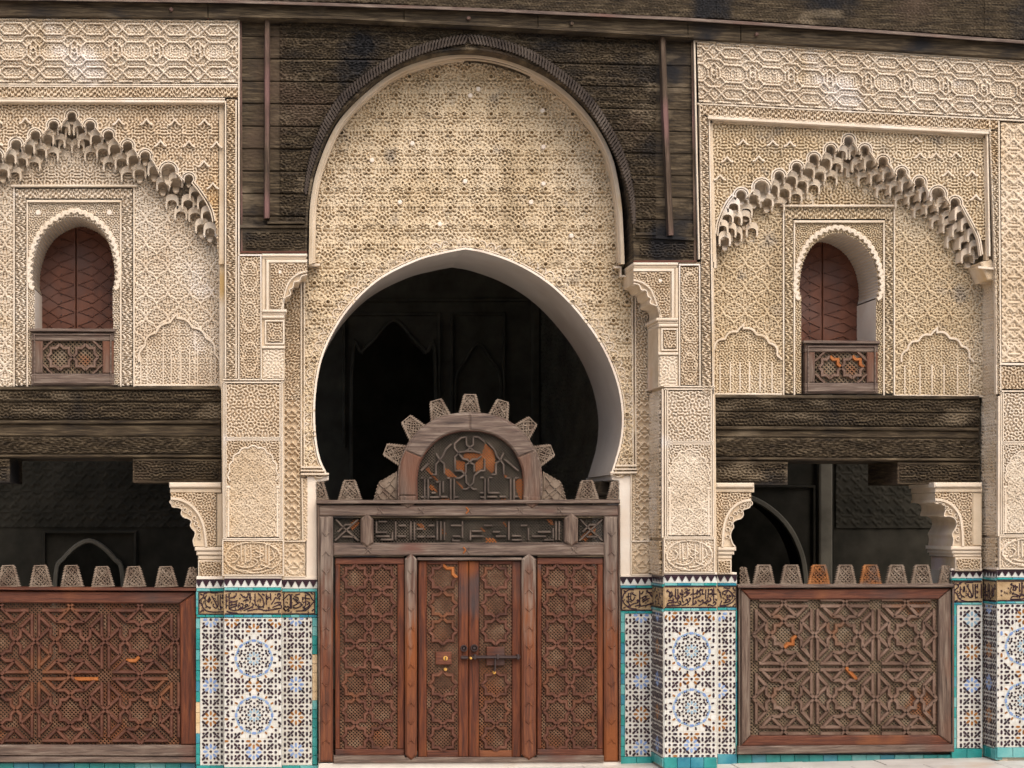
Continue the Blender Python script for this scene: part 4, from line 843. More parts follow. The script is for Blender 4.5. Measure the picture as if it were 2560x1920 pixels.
# ------------------------------------------------------------------ cedar spandrel over the arch, and the cornice above
CW = thing('cedar_spandrel', 'dark carved cedar spandrel of planks round the head of the great arch', 'carved spandrel', tuple(P(1165, 640, WD)))
fW = front(WD)
wood_open = np.vstack([[(768, 655)], curve([(768, 640), (770, 560), (775, 500), (793, 410), (838, 303), (908, 228), (990, 168), (1085, 134), (1169, 125), (1256, 136), (1345, 168), (1430, 222), (1503, 300), (1550, 388), (1576, 495), (1582, 600), (1583, 660)], 8), [(1583, 670)]])
wl = lambda u: 46+np.maximum(0, u-600)*.0455*np.minimum(1, (np.maximum(0, u-600)+500)/1200)          # lower edge of the cornice
carve = lambda x, y: .25*MZw(x*.9, y)+.85*np.maximum(MZb(x*1.5, y*1.45), 1.2*ridge(np.abs(np.hypot((x % 64)-32, (y % 112)-56)-22), 2.2))
edge = 600; ys = [46]+[92+56.2*k for k in range(11)]
for r in range(len(ys)-1):
    for sd in (0, 1):
        if ys[r] > 60: L_, R_ = ((600, 1163) if sd == 0 else (1163, 1736))
        else:
            if sd: continue
            L_, R_ = 600, 1736
        sl = (0, 0) if sd == 0 and ys[r] > 60 else (0, 0)
        k1 = .012+(0.022 if L_ >= 1163 else 0.)
        va0, va1 = ys[r], ys[r+1]-1.6
        if va0 > 560: continue
        tl = lambda u: .026*np.maximum(0, u-1000)*(1-np.clip((va0-100)/900, 0, .6))
        qd = [(L_, va0+tl(L_)), (R_, va0+tl(R_)), (R_, va1+tl(R_)), (L_, va1+tl(L_))]
        if sd == 0 and r == 0: qd = [(600, 46), (1736, 92), (1736, 112), (600, 91)]
        r0 = random.uniform(0, 300); hh = random.uniform(-.006, .006)
        field('plank', CW, 'dark_h', fW, 0, 0, R_-L_, 56, lambda x, y: (carve(x+(0 if L_ < 1163 else 40), y+r*56)*((x+L_ > 700) & (x+L_ < 1640))+.12*MZw(x+r0, y*.6))*smooth(0, 3, y)*smooth(0, 3, 56-y)-.35*(y > 54.8),
              .024, mask=lambda x, y: ~inpoly(x, y, wood_open), quad=qd, step=2.1, base=hh)
for nme, q, h in (('end_panel', [(600, 568), (768, 568), (768, 632), (600, 632)], .02), ('end_panel', [(1584, 592), (1736, 600), (1742, 655), (1584, 655)], .02)):
    block(nme, CW, 'dark_h', fW, q, h, -.45, 3)
    us = [p[0] for p in q]; vs_ = [p[1] for p in q]
    field('carved_panel', CW, 'dark_h', fW, min(us)+16, min(vs_)+14, max(us)-8, max(vs_)-12, lambda x, y: MZb(x*1.4, y*1.3), .016, base=h)
    strip('end_moulding', CW, 'dark_h', fW, [(q[0][0], q[0][1]-2), (q[1][0], q[1][1]-2)], 9, h+.03, -.05)
    strip('bottom_edge', CW, 'red_h', fW, [(q[3][0], q[3][1]-2), (q[2][0], q[2][1]-2)], 6, h+.02, -.4)
soffit(CW, WD, wood_open, .46, 'dark_h', False, 'intrados')
block('backing', CW, 'dark_h', fW, [(601, 60), (700, 60), (764, 500), (764, 630), (601, 630)], -.03, -.1); block('backing', CW, 'dark_h', fW, [(1590, 655), (1590, 500), (1660, 110), (1734, 112), (1738, 655)], -.03, -.1)
rp = resample(curve([(764, 478), (776, 415), (803, 336), (845, 262), (880, 224), (940, 178), (1010, 140), (1085, 113), (1169, 98), (1250, 110), (1330, 140), (1405, 190), (1470, 250), (1520, 325), (1556, 400), (1578, 480), (1586, 560)], 8), 8.5)
b = MB(); ribbon(b, fW, rp[14:-14], 22, .03, -.02, .7); ribbon(b, fW, rp[:15], 10, .03, -.02, .7); ribbon(b, fW, rp[-15:], 10, .03, -.02, .7)
for i in range(len(rp)-1):         # twisted rope moulding: one bead per strand
    t = (rp[i+1]-rp[i]); t /= np.linalg.norm(t); n_ = np.array([t[1], -t[0]]); m = rp[i]; s_ = 1 if m[0] < 1169 else -1
    k_ = min(1, .25+i/32, .25+(len(rp)-1-i)/32); w_ = 11*k_
    ribbon(b, fW, [m-n_*w_-t*7*s_, m-n_*w_*.4-t*2*s_, m+n_*w_*.4+t*1*s_, m+n_*w_+t*7*s_], random.uniform(7.5, 9.5), .035+.03*k_, .0, .5)
b.build('rope_moulding', 'rope', CW)
strip('arch_fillet', CW, 'dark_h', fW, offs(wood_open[1:-1], -4), 8, .03, -.3, .7)
for nme, pts in (('upright_batten', [(668, 40), (667, 545)]), ('upright_batten', [(1655, 36), (1662, 250), (1677, 588)])):
    b = MB(); ribbon(b, fW, resample(pts, 40), 15, .10, -.02, .62); b.build(nme, 'dark_v', CW)
strip('edge_board', CW, 'dark_v', fW, [(602, 50), (604, 632)], 8, .03, -.4); strip('edge_board', CW, 'dark_v', fW, [(1731, 100), (1738, 655)], 10, .03, -.4)
for q in ((668, 556, 700, 566), (1640, 585, 1684, 596)): strip('bracket_moulding', CW, 'dark_h', fW, [(q[0], q[1]), (762 if q[0] < 1000 else 1590, q[1])], 8, .07, -.02)
CT = thing('cedar_cornice', 'long dark cedar cornice beam along the top of the facade', 'cornice', tuple(P(1280, 60, F+.1)))
lo = [(-90, 39), (598, 46), (850, 50), (1163, 66), (1500, 84), (1735, 97), (2200, 124), (2640, 152)]
up = [(-90, -12), (598, -3), (850, 5), (1163, 15), (1500, 31), (1700, 40), (2200, 72), (2640, 104)]
lo_i = lambda u: np.interp(u, *zip(*lo)); up_i = lambda u: np.interp(u, *zip(*up))
cuts = [-90, 520, 1010, 1345, 1720, 1852, 2640]
fC = front(F+.08)
for a, c in zip(cuts[:-1], cuts[1:]):
    us = np.linspace(a+.6, c-.6, 6); poly = np.vstack([np.stack([us, up_i(us)+12], 1), np.stack([us[::-1], lo_i(us[::-1])], 1)])
    block('fascia_board', CT, 'dark_h', fC, poly, 0, -.35, 1.5)
for a, c in zip([-90, 690, 1560, 2120], [690, 1560, 2120, 2640]):
    us = np.linspace(a, c, 10)
    strip('moulding', CT, 'grey_h', fC, np.stack([us, up_i(us)+7], 1), 13, .07, -.3, .5)
for a, c in zip([600, 1010, 1345], [1010, 1345, 1735]):
    us = np.linspace(a, c, 8); strip('lower_moulding', CT, 'dark_h', fC, np.stack([us, lo_i(us)-6], 1), 9, .035, -.3, .6)
for a, c in ((-90, 900), (901, 1790), (1791, 2460), (2461, 2640)):
    us = np.linspace(a, c, 12); q = [(a, up_i(a)-150), (c, up_i(c)-150), (c, up_i(c)), (a, up_i(a))]
    field('carved_board', CT, 'dark_h', front(F+.12), 0, 0, c-a, 150, lambda x, y: MZb(x*1.7+a, y*1.5)*.9, .013, quad=q, step=2.6)
    block('board_core', CT, 'dark_h', front(F+.10), q, 0, -.4)
for u in (428, 1172, 1430, 1893): block('peg', CT, 'dark_v', fC, [(u+5*math.cos(t), lo_i(u)-22+5*math.sin(t)) for t in np.linspace(0, 2*PI, 9)[:-1]], .03, -.02, 1.5)
b = MB(); slab(b, front(F+.06), [(-300, -90), (2900, 10), (2900, -330), (-300, -400)], 0, -1.0); b.build('upper_wall', 'dark_h', CT)

# ------------------------------------------------------------------ tiled dados
def ngon(u, v, r, n, a0=0., sv=1.): return [(u+r*math.cos(a0+2*PI*i/n), v+r*sv*math.sin(a0+2*PI*i/n)) for i in range(n)]
def petal(u, v, L, w, ang):
    c, s = math.cos(ang), math.sin(ang); q = [(-L/2, 0), (-L/2+w*.42, -w/2), (L/2-w*.42, -w/2), (L/2, 0), (L/2-w*.42, w/2), (-L/2+w*.42, w/2)]
    return [(u+x*c-y*s, v+x*s+y*c) for x, y in q]
TM = ['tile_white', 'tile_black', 'tile_ochre', 'tile_blue', 'tile_pale', 'grout']
def piece(b, mp, poly, mi, h=.004):
    p = np.array(poly); A = mp(p[:, 0], p[:, 1], h); B = mp(p[:, 0], p[:, 1], -.001); n = len(p)
    b.add(np.concatenate([A, B]), [list(range(n))]+[[i, (i+1) % n, n+(i+1) % n, n+i] for i in range(n)], mi)
def zellij(th, mp, u0, v0, u1, v1, cu, cv, ros, med, ochre_rows=(), step=27.5):
    b = MB(); g = MB()
    slab(g, mp, rect(u0, v0, u1, v1), 0, -.03); g.build('white_ground', 'tile_white', th)
    for k in range(int((u0-cu)/step*2)-1, int((u1-cu)/step*2)+2):
        x = cu+k*step/2+step/4
        if u0+1 < x < u1-1: piece(b, mp, rect(x-.35, v0+1, x+.35, v1-1), 5, .0015)
    for k in range(int((v0-cv)/step*2)-1, int((v1-cv)/step*2)+2):
        y = cv+k*step/2+step/4
        if v0+1 < y < v1-1: piece(b, mp, rect(u0+1, y-.35, u1-1, y+.35), 5, .0012)
    inb = lambda p: all(u0+1 < x < u1-1 and v0+1 < y < v1-1 for x, y in p)
    def put(p, mi):
        c = np.mean(p, 0)
        if any(math.hypot(c[0]-mu, c[1]-mv) < 60 for mu, mv in med): return
        q = [(min(max(x, u0+.8), u1-.8), min(max(y, v0+.8), v1-.8)) for x, y in p]
        if u0+1.5 < c[0] < u1-1.5 and v0+1.5 < c[1] < v1-1.5: piece(b, mp, q, mi)
    S = step
    for i in range(int((u0-cu)/S)-1, int((u1-cu)/S)+2):
        for j in range(int((v0-cv)/S)-1, int((v1-cv)/S)+2):
            x, y = cu+i*S, cv+j*S; col = ros.get((i, j)); ev = (i+j) % 2 == 0
            put(ngon(x, y, 3.5, 8), 1)
            for (dx, dy, a) in ((.5, 0, 0), (0, .5, PI/2)):
                n2 = ros.get((i+(1 if dx else 0), j+(1 if dy else 0))); cc = col or n2 or (2 if random.random() < .05 and med else 1)
                put(petal(x+dx*S, y+dy*S, 12, 5.6, a), cc)
            for sx in (1, -1):
                for sy in (1, -1):
                    if col or ev: put(petal(x+sx*.355*S, y+sy*.355*S, 12, 5.6, PI/4*sx*sy), col or 1)
                    else: put(ngon(x+sx*.34*S, y+sy*.36*S, 3.2, 6, .3), 1)
            if j in ochre_rows: pass
    for mu, mv in med:
        put2 = lambda p, mi: piece(b, mp, p, mi)
        put2(ngon(mu, mv, 4, 8), 1)
        for k in range(8):
            a = k*PI/4; e = lambda r, da=0.: (mu+r*math.cos(a+da), mv+r*math.sin(a+da))
            put2(petal(*e(12), 10, 5, a), 4)
            put2(ngon(*e(20), 3.2, 6), 1); put2(ngon(*e(29.5), 3.2, 6), 1)
            for da in (-.22, .22): put2(ngon(*e(36, da), 3.0, 6), 1); put2(petal(*e(25, da*1.55), 8, 2.6, a+da*2.2+.3*np.sign(da)), 1); put2(petal(*e(34, da*1.85), 8, 2.6, a+da+1.0*np.sign(da)), 1)
            put2(petal(*e(45), 13, 6, a+PI/2), 3); put2([e(41, .22), e(47, .15), e(47, .30), ], 4); put2([e(41, -.22), e(47, -.30), e(47, -.15)], 4); put2(petal(*e(43.5, PI/8), 10, 5.5, a+PI/2+PI/8), 3)
            put2(ngon(*e(15.5, PI/8), 2.4, 6), 1); put2(ngon(*e(41, .32), 2.2, 6), 1); put2(ngon(*e(41, -.32), 2.2, 6), 1)
        for k in range(4):
            for off in (-1, 1):
                a = k*PI/2+PI/4
        for k in range(16):
            a = (k+.5)*PI/8; put2(petal(mu+53.5*math.cos(a), mv+53.5*math.sin(a), 9, 4.5, a), 2 if k % 4 in (1, 2) else 1)
    return b.build('zellij_tiles', TM, th, 'stuff')
def tile_run(th, mp, u0, v0, u1, v1, L, vert=False, miss=()):
    n = max(1, int(round(((v1-v0) if vert else (u1-u0))/L)))
    for k in range(n):
        if vert: r = rect(u0, v0+(v1-v0)*k/n+.5, u1, v0+(v1-v0)*(k+1)/n-.5)
        else: r = rect(u0+(u1-u0)*k/n+.5, v0, u0+(u1-u0)*(k+1)/n-.5, v1)
        if k in miss: block('bare_mortar', th, 'repair', mp, r, .001, -.05); continue
        block('border_tile', th, random.choice(['teal', 'teal', 'teal_blue', 'teal_pale']), mp, r, .009+random.uniform(-.001, .001), -.05, .8)
def merlons(th, mp, u0, u1, v0, v1, step=18.2, ph=0.):
    g = MB(); slab(g, mp, rect(u0, v0, u1, v1), 0, -.03); slab(g, mp, rect(u0, v0-3, u1, v0), .004, -.03, mi=1)
    n = int((u1-u0)/step)+2
    for k in range(n):
        c = u0+ph+k*step; H = (v1-v0)*.82; p = []
        for j in range(4):
            w = 8.2-1.9*j; y = v0+H*j/4; p += [(w, y+.2), (w-.4, y+H*.15), (w-2.6, y+H*.22)]
        p = [(c+x, y) for x, y in p]+[(c-x, y) for x, y in p[::-1]]
        q = [(min(max(x, u0+.3), u1-.3), y) for x, y in p]
        if max(x for x, _ in q)-min(x for x, _ in q) > 3: piece(g, mp, q, 1, .005)
    g.build('merlon_frieze', ['tile_white', 'tile_black'], th, 'stuff')
def band(th, mp, u0, v0, u1, v1, strokes, sc, org, w=3.1, ends=(True, True)):
    block('inscription_ground', th, 'cream_tile', mp, rect(u0, v0, u1, v1), 0, -.03)
    b = MB(); k = lambda p: np.array([(org[0]+x/sc, org[1]+y/sc) for x, y in p])
    ribbon(b, mp, [(u0+1.5, v0+1.5), (u1-1.5, v0+1.5)], 2.4, .006, -.002, .9); ribbon(b, mp, [(u0+1.5, v1-1.8), (u1-1.5, v1-1.8)], 2.4, .006, -.002, .9)
    if ends[0]: ribbon(b, mp, [(u0+1.5, v0+2), (u0+1.5, v1-2)], 2.4, .006, -.002, .9)
    if ends[1]: ribbon(b, mp, [(u1-1.5, v0+2), (u1-1.5, v1-2)], 2.4, .006, -.002, .9)
    for s in strokes:
        q = k(s)
        if q[:, 0].mean() < u0 or q[:, 0].mean() > u1: continue
        q = np.clip(q, (u0+1, v0+2), (u1-1, v1-2))
        ribbon(b, mp, curve(q, 4) if len(q) > 2 else q, w, .006, -.002, .85)
    for _ in range(int((u1-u0)*(v1-v0)/150)):       # leaf scrolls filling the ground between the letters
        x, y = random.uniform(u0+5, u1-5), random.uniform(v0+6, v1-6); a = random.uniform(0, 6)
        q = np.clip(spiral(x, y, random.uniform(2.2, 4), a, .55, random.choice((-1, 1)), 6), (u0+1, v0+2), (u1-1, v1-2)); ribbon(b, mp, q, 1.7, .005, -.002, .85)
    b.build('lettering', 'tile_black', th)
# lettering as it stands on the glazed bands (strokes)
SL = [[(250, 400), (200, 420), (180, 480), (155, 500), (120, 540)], [(120, 560), (160, 590), (185, 650), (230, 690), (330, 715), (520, 710)], [(135, 420), (175, 440)], [(130, 720), (170, 690)], [(300, 400), (420, 405)],
      [(215, 470), (215, 570), (240, 620), (290, 645)], [(285, 465), (262, 545), (285, 540), (280, 480)], [(320, 450), (380, 560), (408, 630), (385, 650), (345, 620), (350, 580)], [(420, 430), (424, 600), (412, 640)], [(458, 430), (460, 640), (500, 640)], [(497, 430), (495, 500)], [(495, 540), (500, 570)],
      [(555, 420), (556, 660)], [(605, 420), (605, 670)], [(620, 490), (680, 475), (715, 450), (720, 405)], [(610, 560), (690, 545), (745, 528)], [(625, 610), (700, 590), (730, 610), (650, 640), (610, 660), (700, 690), (880, 640)], [(770, 560), (750, 640)], [(790, 420), (850, 480), (905, 470), (910, 410)], [(830, 540), (900, 510), (915, 540)],
      [(790, 575), (830, 590), (820, 635), (760, 665)], [(870, 590), (910, 600), (880, 630), (860, 600)], [(840, 690), (960, 640), (1000, 600), (985, 580)], [(945, 410), (947, 540), (940, 570)], [(1025, 415), (1030, 590), (1060, 600)], [(1075, 410), (1140, 480), (1160, 530), (1165, 610), (1100, 640), (1060, 620)], [(900, 700), (1080, 665), (1200, 690), (1420, 660)],
      [(1140, 420), (1180, 440)], [(1210, 410), (1210, 600)], [(1275, 410), (1285, 520)], [(1200, 500), (1285, 470)], [(1290, 590), (1330, 530), (1360, 480), (1400, 500)], [(1390, 440), (1395, 420), (1430, 415), (1440, 450), (1400, 480)], [(1340, 580), (1380, 560), (1440, 560), (1430, 600)], [(1310, 640), (1380, 610), (1440, 600), (1450, 650), (1330, 665)],
      [(1490, 420), (1500, 660), (1530, 690)], [(1480, 520), (1590, 430), (1600, 660)], [(1540, 640), (1560, 625), (1580, 650), (1530, 690), (1480, 650)], [(1615, 420), (1620, 660)], [(1640, 480), (1700, 540), (1730, 490), (1660, 460)], [(1640, 620), (1720, 580), (1760, 560), (1780, 610), (1700, 650), (1640, 640)], [(1680, 440), (1760, 420)], [(1790, 480), (1920, 500)], [(1845, 430), (1850, 590), (1800, 650)], [(1870, 600), (1910, 560), (1900, 620), (1800, 690)], [(1690, 700), (1830, 690), (1900, 650), (1960, 570), (2000, 560)], [(1990, 540), (1950, 500), (1900, 420), (1830, 400)], [(1930, 400), (1975, 430)], [(1950, 700), (1985, 670)],
      [(560, 700), (620, 720), (740, 735)], [(690, 460), (700, 450)], [(460, 480), (470, 490)], [(1550, 500), (1560, 510)], [(1550, 560), (1560, 570)], [(770, 500), (790, 490)], [(1060, 540), (1075, 530)]]
SR = [[(310, 380), (240, 370), (150, 430), (110, 530)], [(110, 550), (150, 620), (240, 690), (360, 710)], [(130, 390), (170, 410)], [(130, 700), (165, 670)], [(215, 430), (215, 560), (240, 640), (300, 620), (370, 600), (390, 560), (360, 550)], [(180, 500), (240, 490)], [(260, 440), (255, 530), (290, 560), (330, 500)], [(270, 440), (350, 480)], [(180, 560), (210, 600)], [(410, 390), (408, 620), (395, 690)],
      [(430, 450), (460, 430), (470, 400)], [(440, 520), (500, 490), (510, 520), (450, 560)], [(460, 590), (520, 550), (580, 520)], [(420, 660), (480, 650), (540, 640), (640, 600)], [(520, 390), (600, 460), (640, 540), (660, 640)], [(560, 420), (660, 430)], [(600, 680), (660, 640)], [(330, 660), (400, 640)],
      [(905, 370), (880, 400), (920, 410), (930, 450)], [(960, 400), (920, 480), (965, 490), (970, 420)], [(1030, 370), (1032, 520)], [(1070, 360), (1070, 560), (1020, 590), (960, 560), (900, 560)], [(880, 630), (920, 600), (1000, 600)], [(870, 650), (960, 650), (1100, 640), (1120, 590), (1090, 570)], [(1140, 370), (1150, 560), (1180, 590)], [(1100, 450), (1170, 460)], [(1170, 430), (1270, 430), (1200, 490), (1170, 490)], [(1190, 370), (1220, 360), (1240, 390), (1200, 410)], [(1280, 370), (1240, 400)],
      [(1140, 650), (1240, 600), (1290, 530), (1260, 520)], [(1200, 560), (1230, 540), (1240, 590)], [(1335, 360), (1332, 610)], [(1300, 450), (1380, 440), (1410, 370)], [(1400, 460), (1430, 400), (1460, 470), (1390, 510), (1330, 520)], [(1440, 400), (1500, 370), (1490, 440), (1530, 450)], [(1370, 560), (1390, 600), (1350, 620), (1310, 640)], [(1420, 550), (1460, 580), (1500, 550), (1510, 600)], [(1430, 650), (1540, 590), (1600, 560)], [(1555, 370), (1550, 540)], [(1600, 360), (1590, 520)], [(1620, 380), (1660, 370), (1660, 430), (1610, 450), (1760, 450)], [(1690, 350), (1690, 570)], [(1620, 500), (1640, 560), (1580, 590)],
      [(1610, 630), (1680, 650), (1730, 610), (1700, 580), (1680, 610)], [(1760, 360), (1800, 430), (1820, 520)], [(1720, 530), (1770, 560)], [(1830, 440), (1870, 400), (1950, 390), (2030, 470), (2060, 500)], [(1930, 400), (1880, 480)], [(1950, 460), (1985, 490), (1920, 500), (1930, 460)], [(1830, 560), (1800, 640)], [(1880, 600), (1930, 540), (1980, 560), (1930, 590), (1860, 600)], [(1790, 650), (1900, 640), (2010, 590), (2060, 520)], [(2020, 350), (2060, 390)], [(2020, 660), (2060, 620)], [(1860, 340), (1960, 350)]]
def dado(label, at): return thing('tiled_dado', label, 'tiled dado', at, 'tiled dados')
LF = F+.005
DL = dado('tiled dado of star mosaic below the left pilaster, beside the central door', tuple(P(640, 1905, .1)))
m1, m2, m3 = front(BD+.06), front(LF), front(.02)
for mp, a, c, v0 in ((m1, 491, 560, 1452), (m2, 560.5, 704, 1450), (m3, 704.5, 793, 1453)):
    merlons(DL, mp, a, c, v0, v0+18, ph=6); tile_run(DL, mp, a, v0+19, c, v0+26, 36); tile_run(DL, mp, a, 1537.5, c, 1543.5, 24)
    block('plaster_fillet', DL, 'white', mp, rect(a, v0-11, c, v0-3.5), .004, -.3, 1)
    block('dado_core', DL, 'grout', mp, rect(a, v0-3, c, 1960), -.028, -.5)
band(DL, m1, 496, 1479, 560, 1537, SL, 6.506, (480, 1420), ends=(True, False)); band(DL, m2, 560.5, 1477, 704, 1536, SL, 6.506, (480, 1420), ends=(False, False)); band(DL, m3, 704.5, 1478, 788, 1536, SL, 6.506, (480, 1420), ends=(False, True))
tile_run(DL, m1, 490, 1479, 495.5, 1537, 20, True); tile_run(DL, m3, 788.5, 1478, 793, 1536, 20, True)
zellij(DL, m1, 500.5, 1545, 560, 1913, 527, 1549, {(0, 0): 3, (0, 4): 2, (0, 6): 3, (0, 9): 2, (0, 12): 3}, [])
zellij(DL, m2, 561, 1544.5, 704, 1918, 634.5, 1578, {(0, 11): 3, (-2, -1): 2, (2, -1): 2, (0, 0): 2, (0, 5): 2, (0, 10): 2}, [(634.5, 1646.5), (635.5, 1788)])
zellij(DL, m3, 705, 1544, 780, 1913, 740, 1546, {(0, 0): 3, (0, 4): 2, (0, 6): 3, (0, 9): 2, (0, 12): 3}, [])
tile_run(DL, m1, 490, 1546, 499.5, 1912, 26, True, (8, 9, 10)); tile_run(DL, m3, 781, 1544, 793, 1912, 23, True, (4, 5, 6, 7, 8))
for mp, a, c in ((m1, 490, 560), (m2, 560.5, 704), (m3, 704.5, 796)): tile_run(DL, mp, a, 1914 if mp is not m2 else 1919, c, 1945, 38)
DR = dado('tiled dado of star mosaic below the right pilaster, beside the right screen', tuple(P(1720, 1895, .1)))
m4, m5, m6 = front(.02), front(LF), front(I+.08)
for mp, a, c, v0, vb in ((m4, 1550, 1634, 1446, 1528), (m5, 1661, 1793, 1440, 1521), (m6, 1793.5, 1842, 1440, 1519.5)):
    merlons(DR, mp, a, c, v0, v0+17, ph=8); tile_run(DR, mp, a, v0+18, c, v0+24, 36); tile_run(DR, mp, a, vb, c, vb+6, 24)
    block('plaster_fillet', DR, 'white', mp, rect(a, v0-9, c, v0-3.5), .004, -.3, 1); block('dado_core', DR, 'grout', mp, rect(a, v0-3, c, 1950), -.028, -.5)
band(DR, m4, 1553, 1470, 1634, 1527, SR, 6.9125, (1540, 1420), ends=(True, False)); band(DR, m5, 1661, 1465, 1793, 1520, SR, 6.9125, (1540, 1420), ends=(False, False)); band(DR, m6, 1793.5, 1464, 1842, 1519, SR, 6.9125, (1540, 1420), ends=(False, True))
m7 = side(1659, LF)
merlons(DR, m7, 4, 132, 1443, 1460); band(DR, m7, 4, 1468, 132, 1522, SL, 3.2, (-60, 1398), 3, ends=(False, False))
block('dado_core', DR, 'grout', m7, rect(5, 1438, 134, 1940), -.028, -.1); tile_run(DR, m7, 3, 1461, 134, 1467, 36); tile_run(DR, m7, 3, 1523, 134, 1529, 24)
zellij(DR, m7, 4, 1530, 132, 1895, 67, 1538, {(0, 0): 3, (0, 3): 2, (0, 6): 3, (0, 9): 2, (0, 12): 3}, []); tile_run(DR, m7, 3, 1897, 134, 1918, 40)
zellij(DR, m4, 1563, 1534, 1634, 1891, 1603, 1538, {(0, 0): 3, (0, 4): 2, (0, 6): 3, (0, 9): 2, (0, 12): 3}, [])
zellij(DR, m5, 1661, 1527, 1793, 1893, 1729, 1560, {(0, 11): 3, (-2, -1): 2, (2, -1): 2, (0, 0): 2, (0, 5): 2, (0, 10): 2}, [(1729, 1628), (1729.5, 1769)])
zellij(DR, m6, 1793.5, 1526, 1839, 1885, 1799, 1534, {(0, 0): 3, (0, 4): 2, (0, 7): 3, (0, 10): 2}, [])
tile_run(DR, m4, 1552, 1530, 1562, 1892, 26, True); tile_run(DR, m6, 1839.5, 1526, 1843, 1886, 26, True)
for mp, a, c, v0, v1 in ((m4, 1550, 1634, 1892.5, 1913), (m5, 1660, 1793, 1894, 1920), (m6, 1793.5, 1843, 1886, 1912)): tile_run(DR, mp, a, v0, c, v1, 38)
DF = dado('tiled dado of star mosaic cut off by the right edge of the picture', tuple(P(2470, 1895, .1)))
m8, m9 = front(I+.08), front(LF)
for mp, a, c, v0, vb in ((m8, 2379, 2456, 1430, 1507), (m9, 2493, 2650, 1428, 1504)):
    merlons(DF, mp, a, c, v0, v0+15, 16.5, ph=4); tile_run(DF, mp, a, v0+16, c, v0+21, 36); tile_run(DF, mp, a, vb, c, vb+5, 24)
    block('plaster_fillet', DF, 'white', mp, rect(a, v0-9, c, v0-3.5), .004, -.3, 1); block('dado_core', DF, 'grout', mp, rect(a, v0-3, c, 1930), -.028, -.5)
band(DF, m8, 2384, 1453, 2456, 1506, SL, 6.506, (2368, 1394), ends=(True, False)); band(DF, m9, 2493, 1451, 2650, 1503, SR, 6.9125, (2400, 1404), ends=(False, False))
m10 = side(2493, LF)
merlons(DF, m10, 2, 98, 1430, 1445); band(DF, m10, 4, 1452, 98, 1505, SR, 4.2, (-200, 1374), 3, ends=(False, False)); tile_run(DF, m10, 3, 1446, 98, 1451, 36); tile_run(DF, m10, 3, 1506, 98, 1511, 24)
block('dado_core', DF, 'grout', m10, rect(5, 1424, 100, 1930), -.028, -.1)
zellij(DF, m10, 4, 1512, 98, 1872, 50, 1518, {(0, 0): 3, (0, 4): 2, (0, 7): 3, (0, 10): 2}, []); tile_run(DF, m10, 3, 1874, 98, 1900, 36)
zellij(DF, m8, 2393, 1513, 2456, 1870, 2430, 1520, {(0, 1): 4, (0, 4): 2, (0, 7): 3, (0, 10): 2}, [])
zellij(DF, m9, 2493, 1510, 2650, 1868, 2559, 1542, {(0, 0): 2, (0, 5): 2, (-2, 2): 3, (0, 10): 2}, [(2560, 1616), (2560, 1752)])
tile_run(DF, m8, 2380, 1512, 2391.5, 1872, 26, True)
for mp, a, c, v0 in ((m8, 2379, 2456, 1872), (m9, 2493, 2650, 1869)): tile_run(DF, mp, a, v0, c, v0+25, 38)

# ------------------------------------------------------------------ carved screens
def merlon(th, mp, base, tip, wb, wt, m='merlon', half=0):
    """openwork stepped battlement: toothed outline, pierced carving"""
    base = np.array(base, float); tip = np.array(tip, float); ax = tip-base; H = np.linalg.norm(ax); ax /= H; t = np.array([-ax[1], ax[0]])
    if t[0] < 0: t = -t
    R_, n = [], 8
    for j in range(n):
        f = j/n; w = (wb+(wt-wb)*f)/2; R_ += [(w, f*H), (w*.93-1.2, (f+.55/n)*H)]
    R_.append((wt/2, H))
    lo_, hi_ = (-1, 1) if not half else ((0, 1) if half > 0 else (-1, 0))
    rt = [(x if hi_ else 0, y) for x, y in R_]; lf = [(-x if lo_ else 0, y) for x, y in R_]
    out_ = rt+lf[::-1]; k = lambda p: [tuple(base+t*x+ax*y) for x, y in p]
    poly = np.array(k(out_)); mb = MB()
    sp = 8.5; xs = np.linspace(-1, 1, 60)
    inner = np.array(k([(x*.98, y) for x, y in out_]))
    for sgn in (1, -1):
        for c0 in np.arange(-H-wb, H+wb, sp):
            ln = np.array([(x, (x*sgn+c0)*1.15) for x in np.arange(-wb/2, wb/2+.1, 1.2)]); ww = np.array([base+t*x+ax*y for x, y in ln])
            ok = inpoly(ww[:, 0], ww[:, 1], inner); w_ = np.where(ok)[0]
            if len(w_) > 2: ribbon(mb, mp, [ww[w_[0]], (ww[w_[0]]+ww[w_[-1]])/2+t*.8*sgn, ww[w_[-1]]], 3.4, random.uniform(-.012, -.004), -.028, .5)
    wv = lambda y: (wb+(wt-wb)*y/H)/2
    for s in (1, -1):
        if (s > 0 and not hi_) or (s < 0 and not lo_): continue
        for l in ([(0, H*.04), (wv(H*.3)*.7, H*.32), (0, H*.6), (wv(H*.85)*.6, H*.86)], [(wv(0)*.8, H*.05), (wv(H*.25)*.25, H*.34), (wv(H*.6)*.75, H*.62), (0, H*.92)], [(wv(0)*.9, 1), (wv(H)*.9, H-1)], [(wv(0)*.45, H*.04), (wv(H*.2)*.8, H*.2)]):
            ribbon(mb, mp, k([(s*x, y) for x, y in l]), 2.6, .0, -.014, .6)
        for j in range(n):
            y = j/n*H; w = wv(y); slab(mb, mp, k([(s*(w-5), y), (s*(w+2.6), y+.3), (s*(w-1.5), y+H/n*.85), (s*(w-6), y+H/n*.9)]), .002, -.026)
    ribbon(mb, mp, k([(-wb/2 if lo_ else 0, 1.5), (wb/2 if hi_ else 0, 1.5)]), 4, .0, -.028, .8)
    if not half: ribbon(mb, mp, k([(-wt/2, H), (wt/2, H)]), 2.6, .004, -.02, .8)
    return mb.build('merlon', m, th)
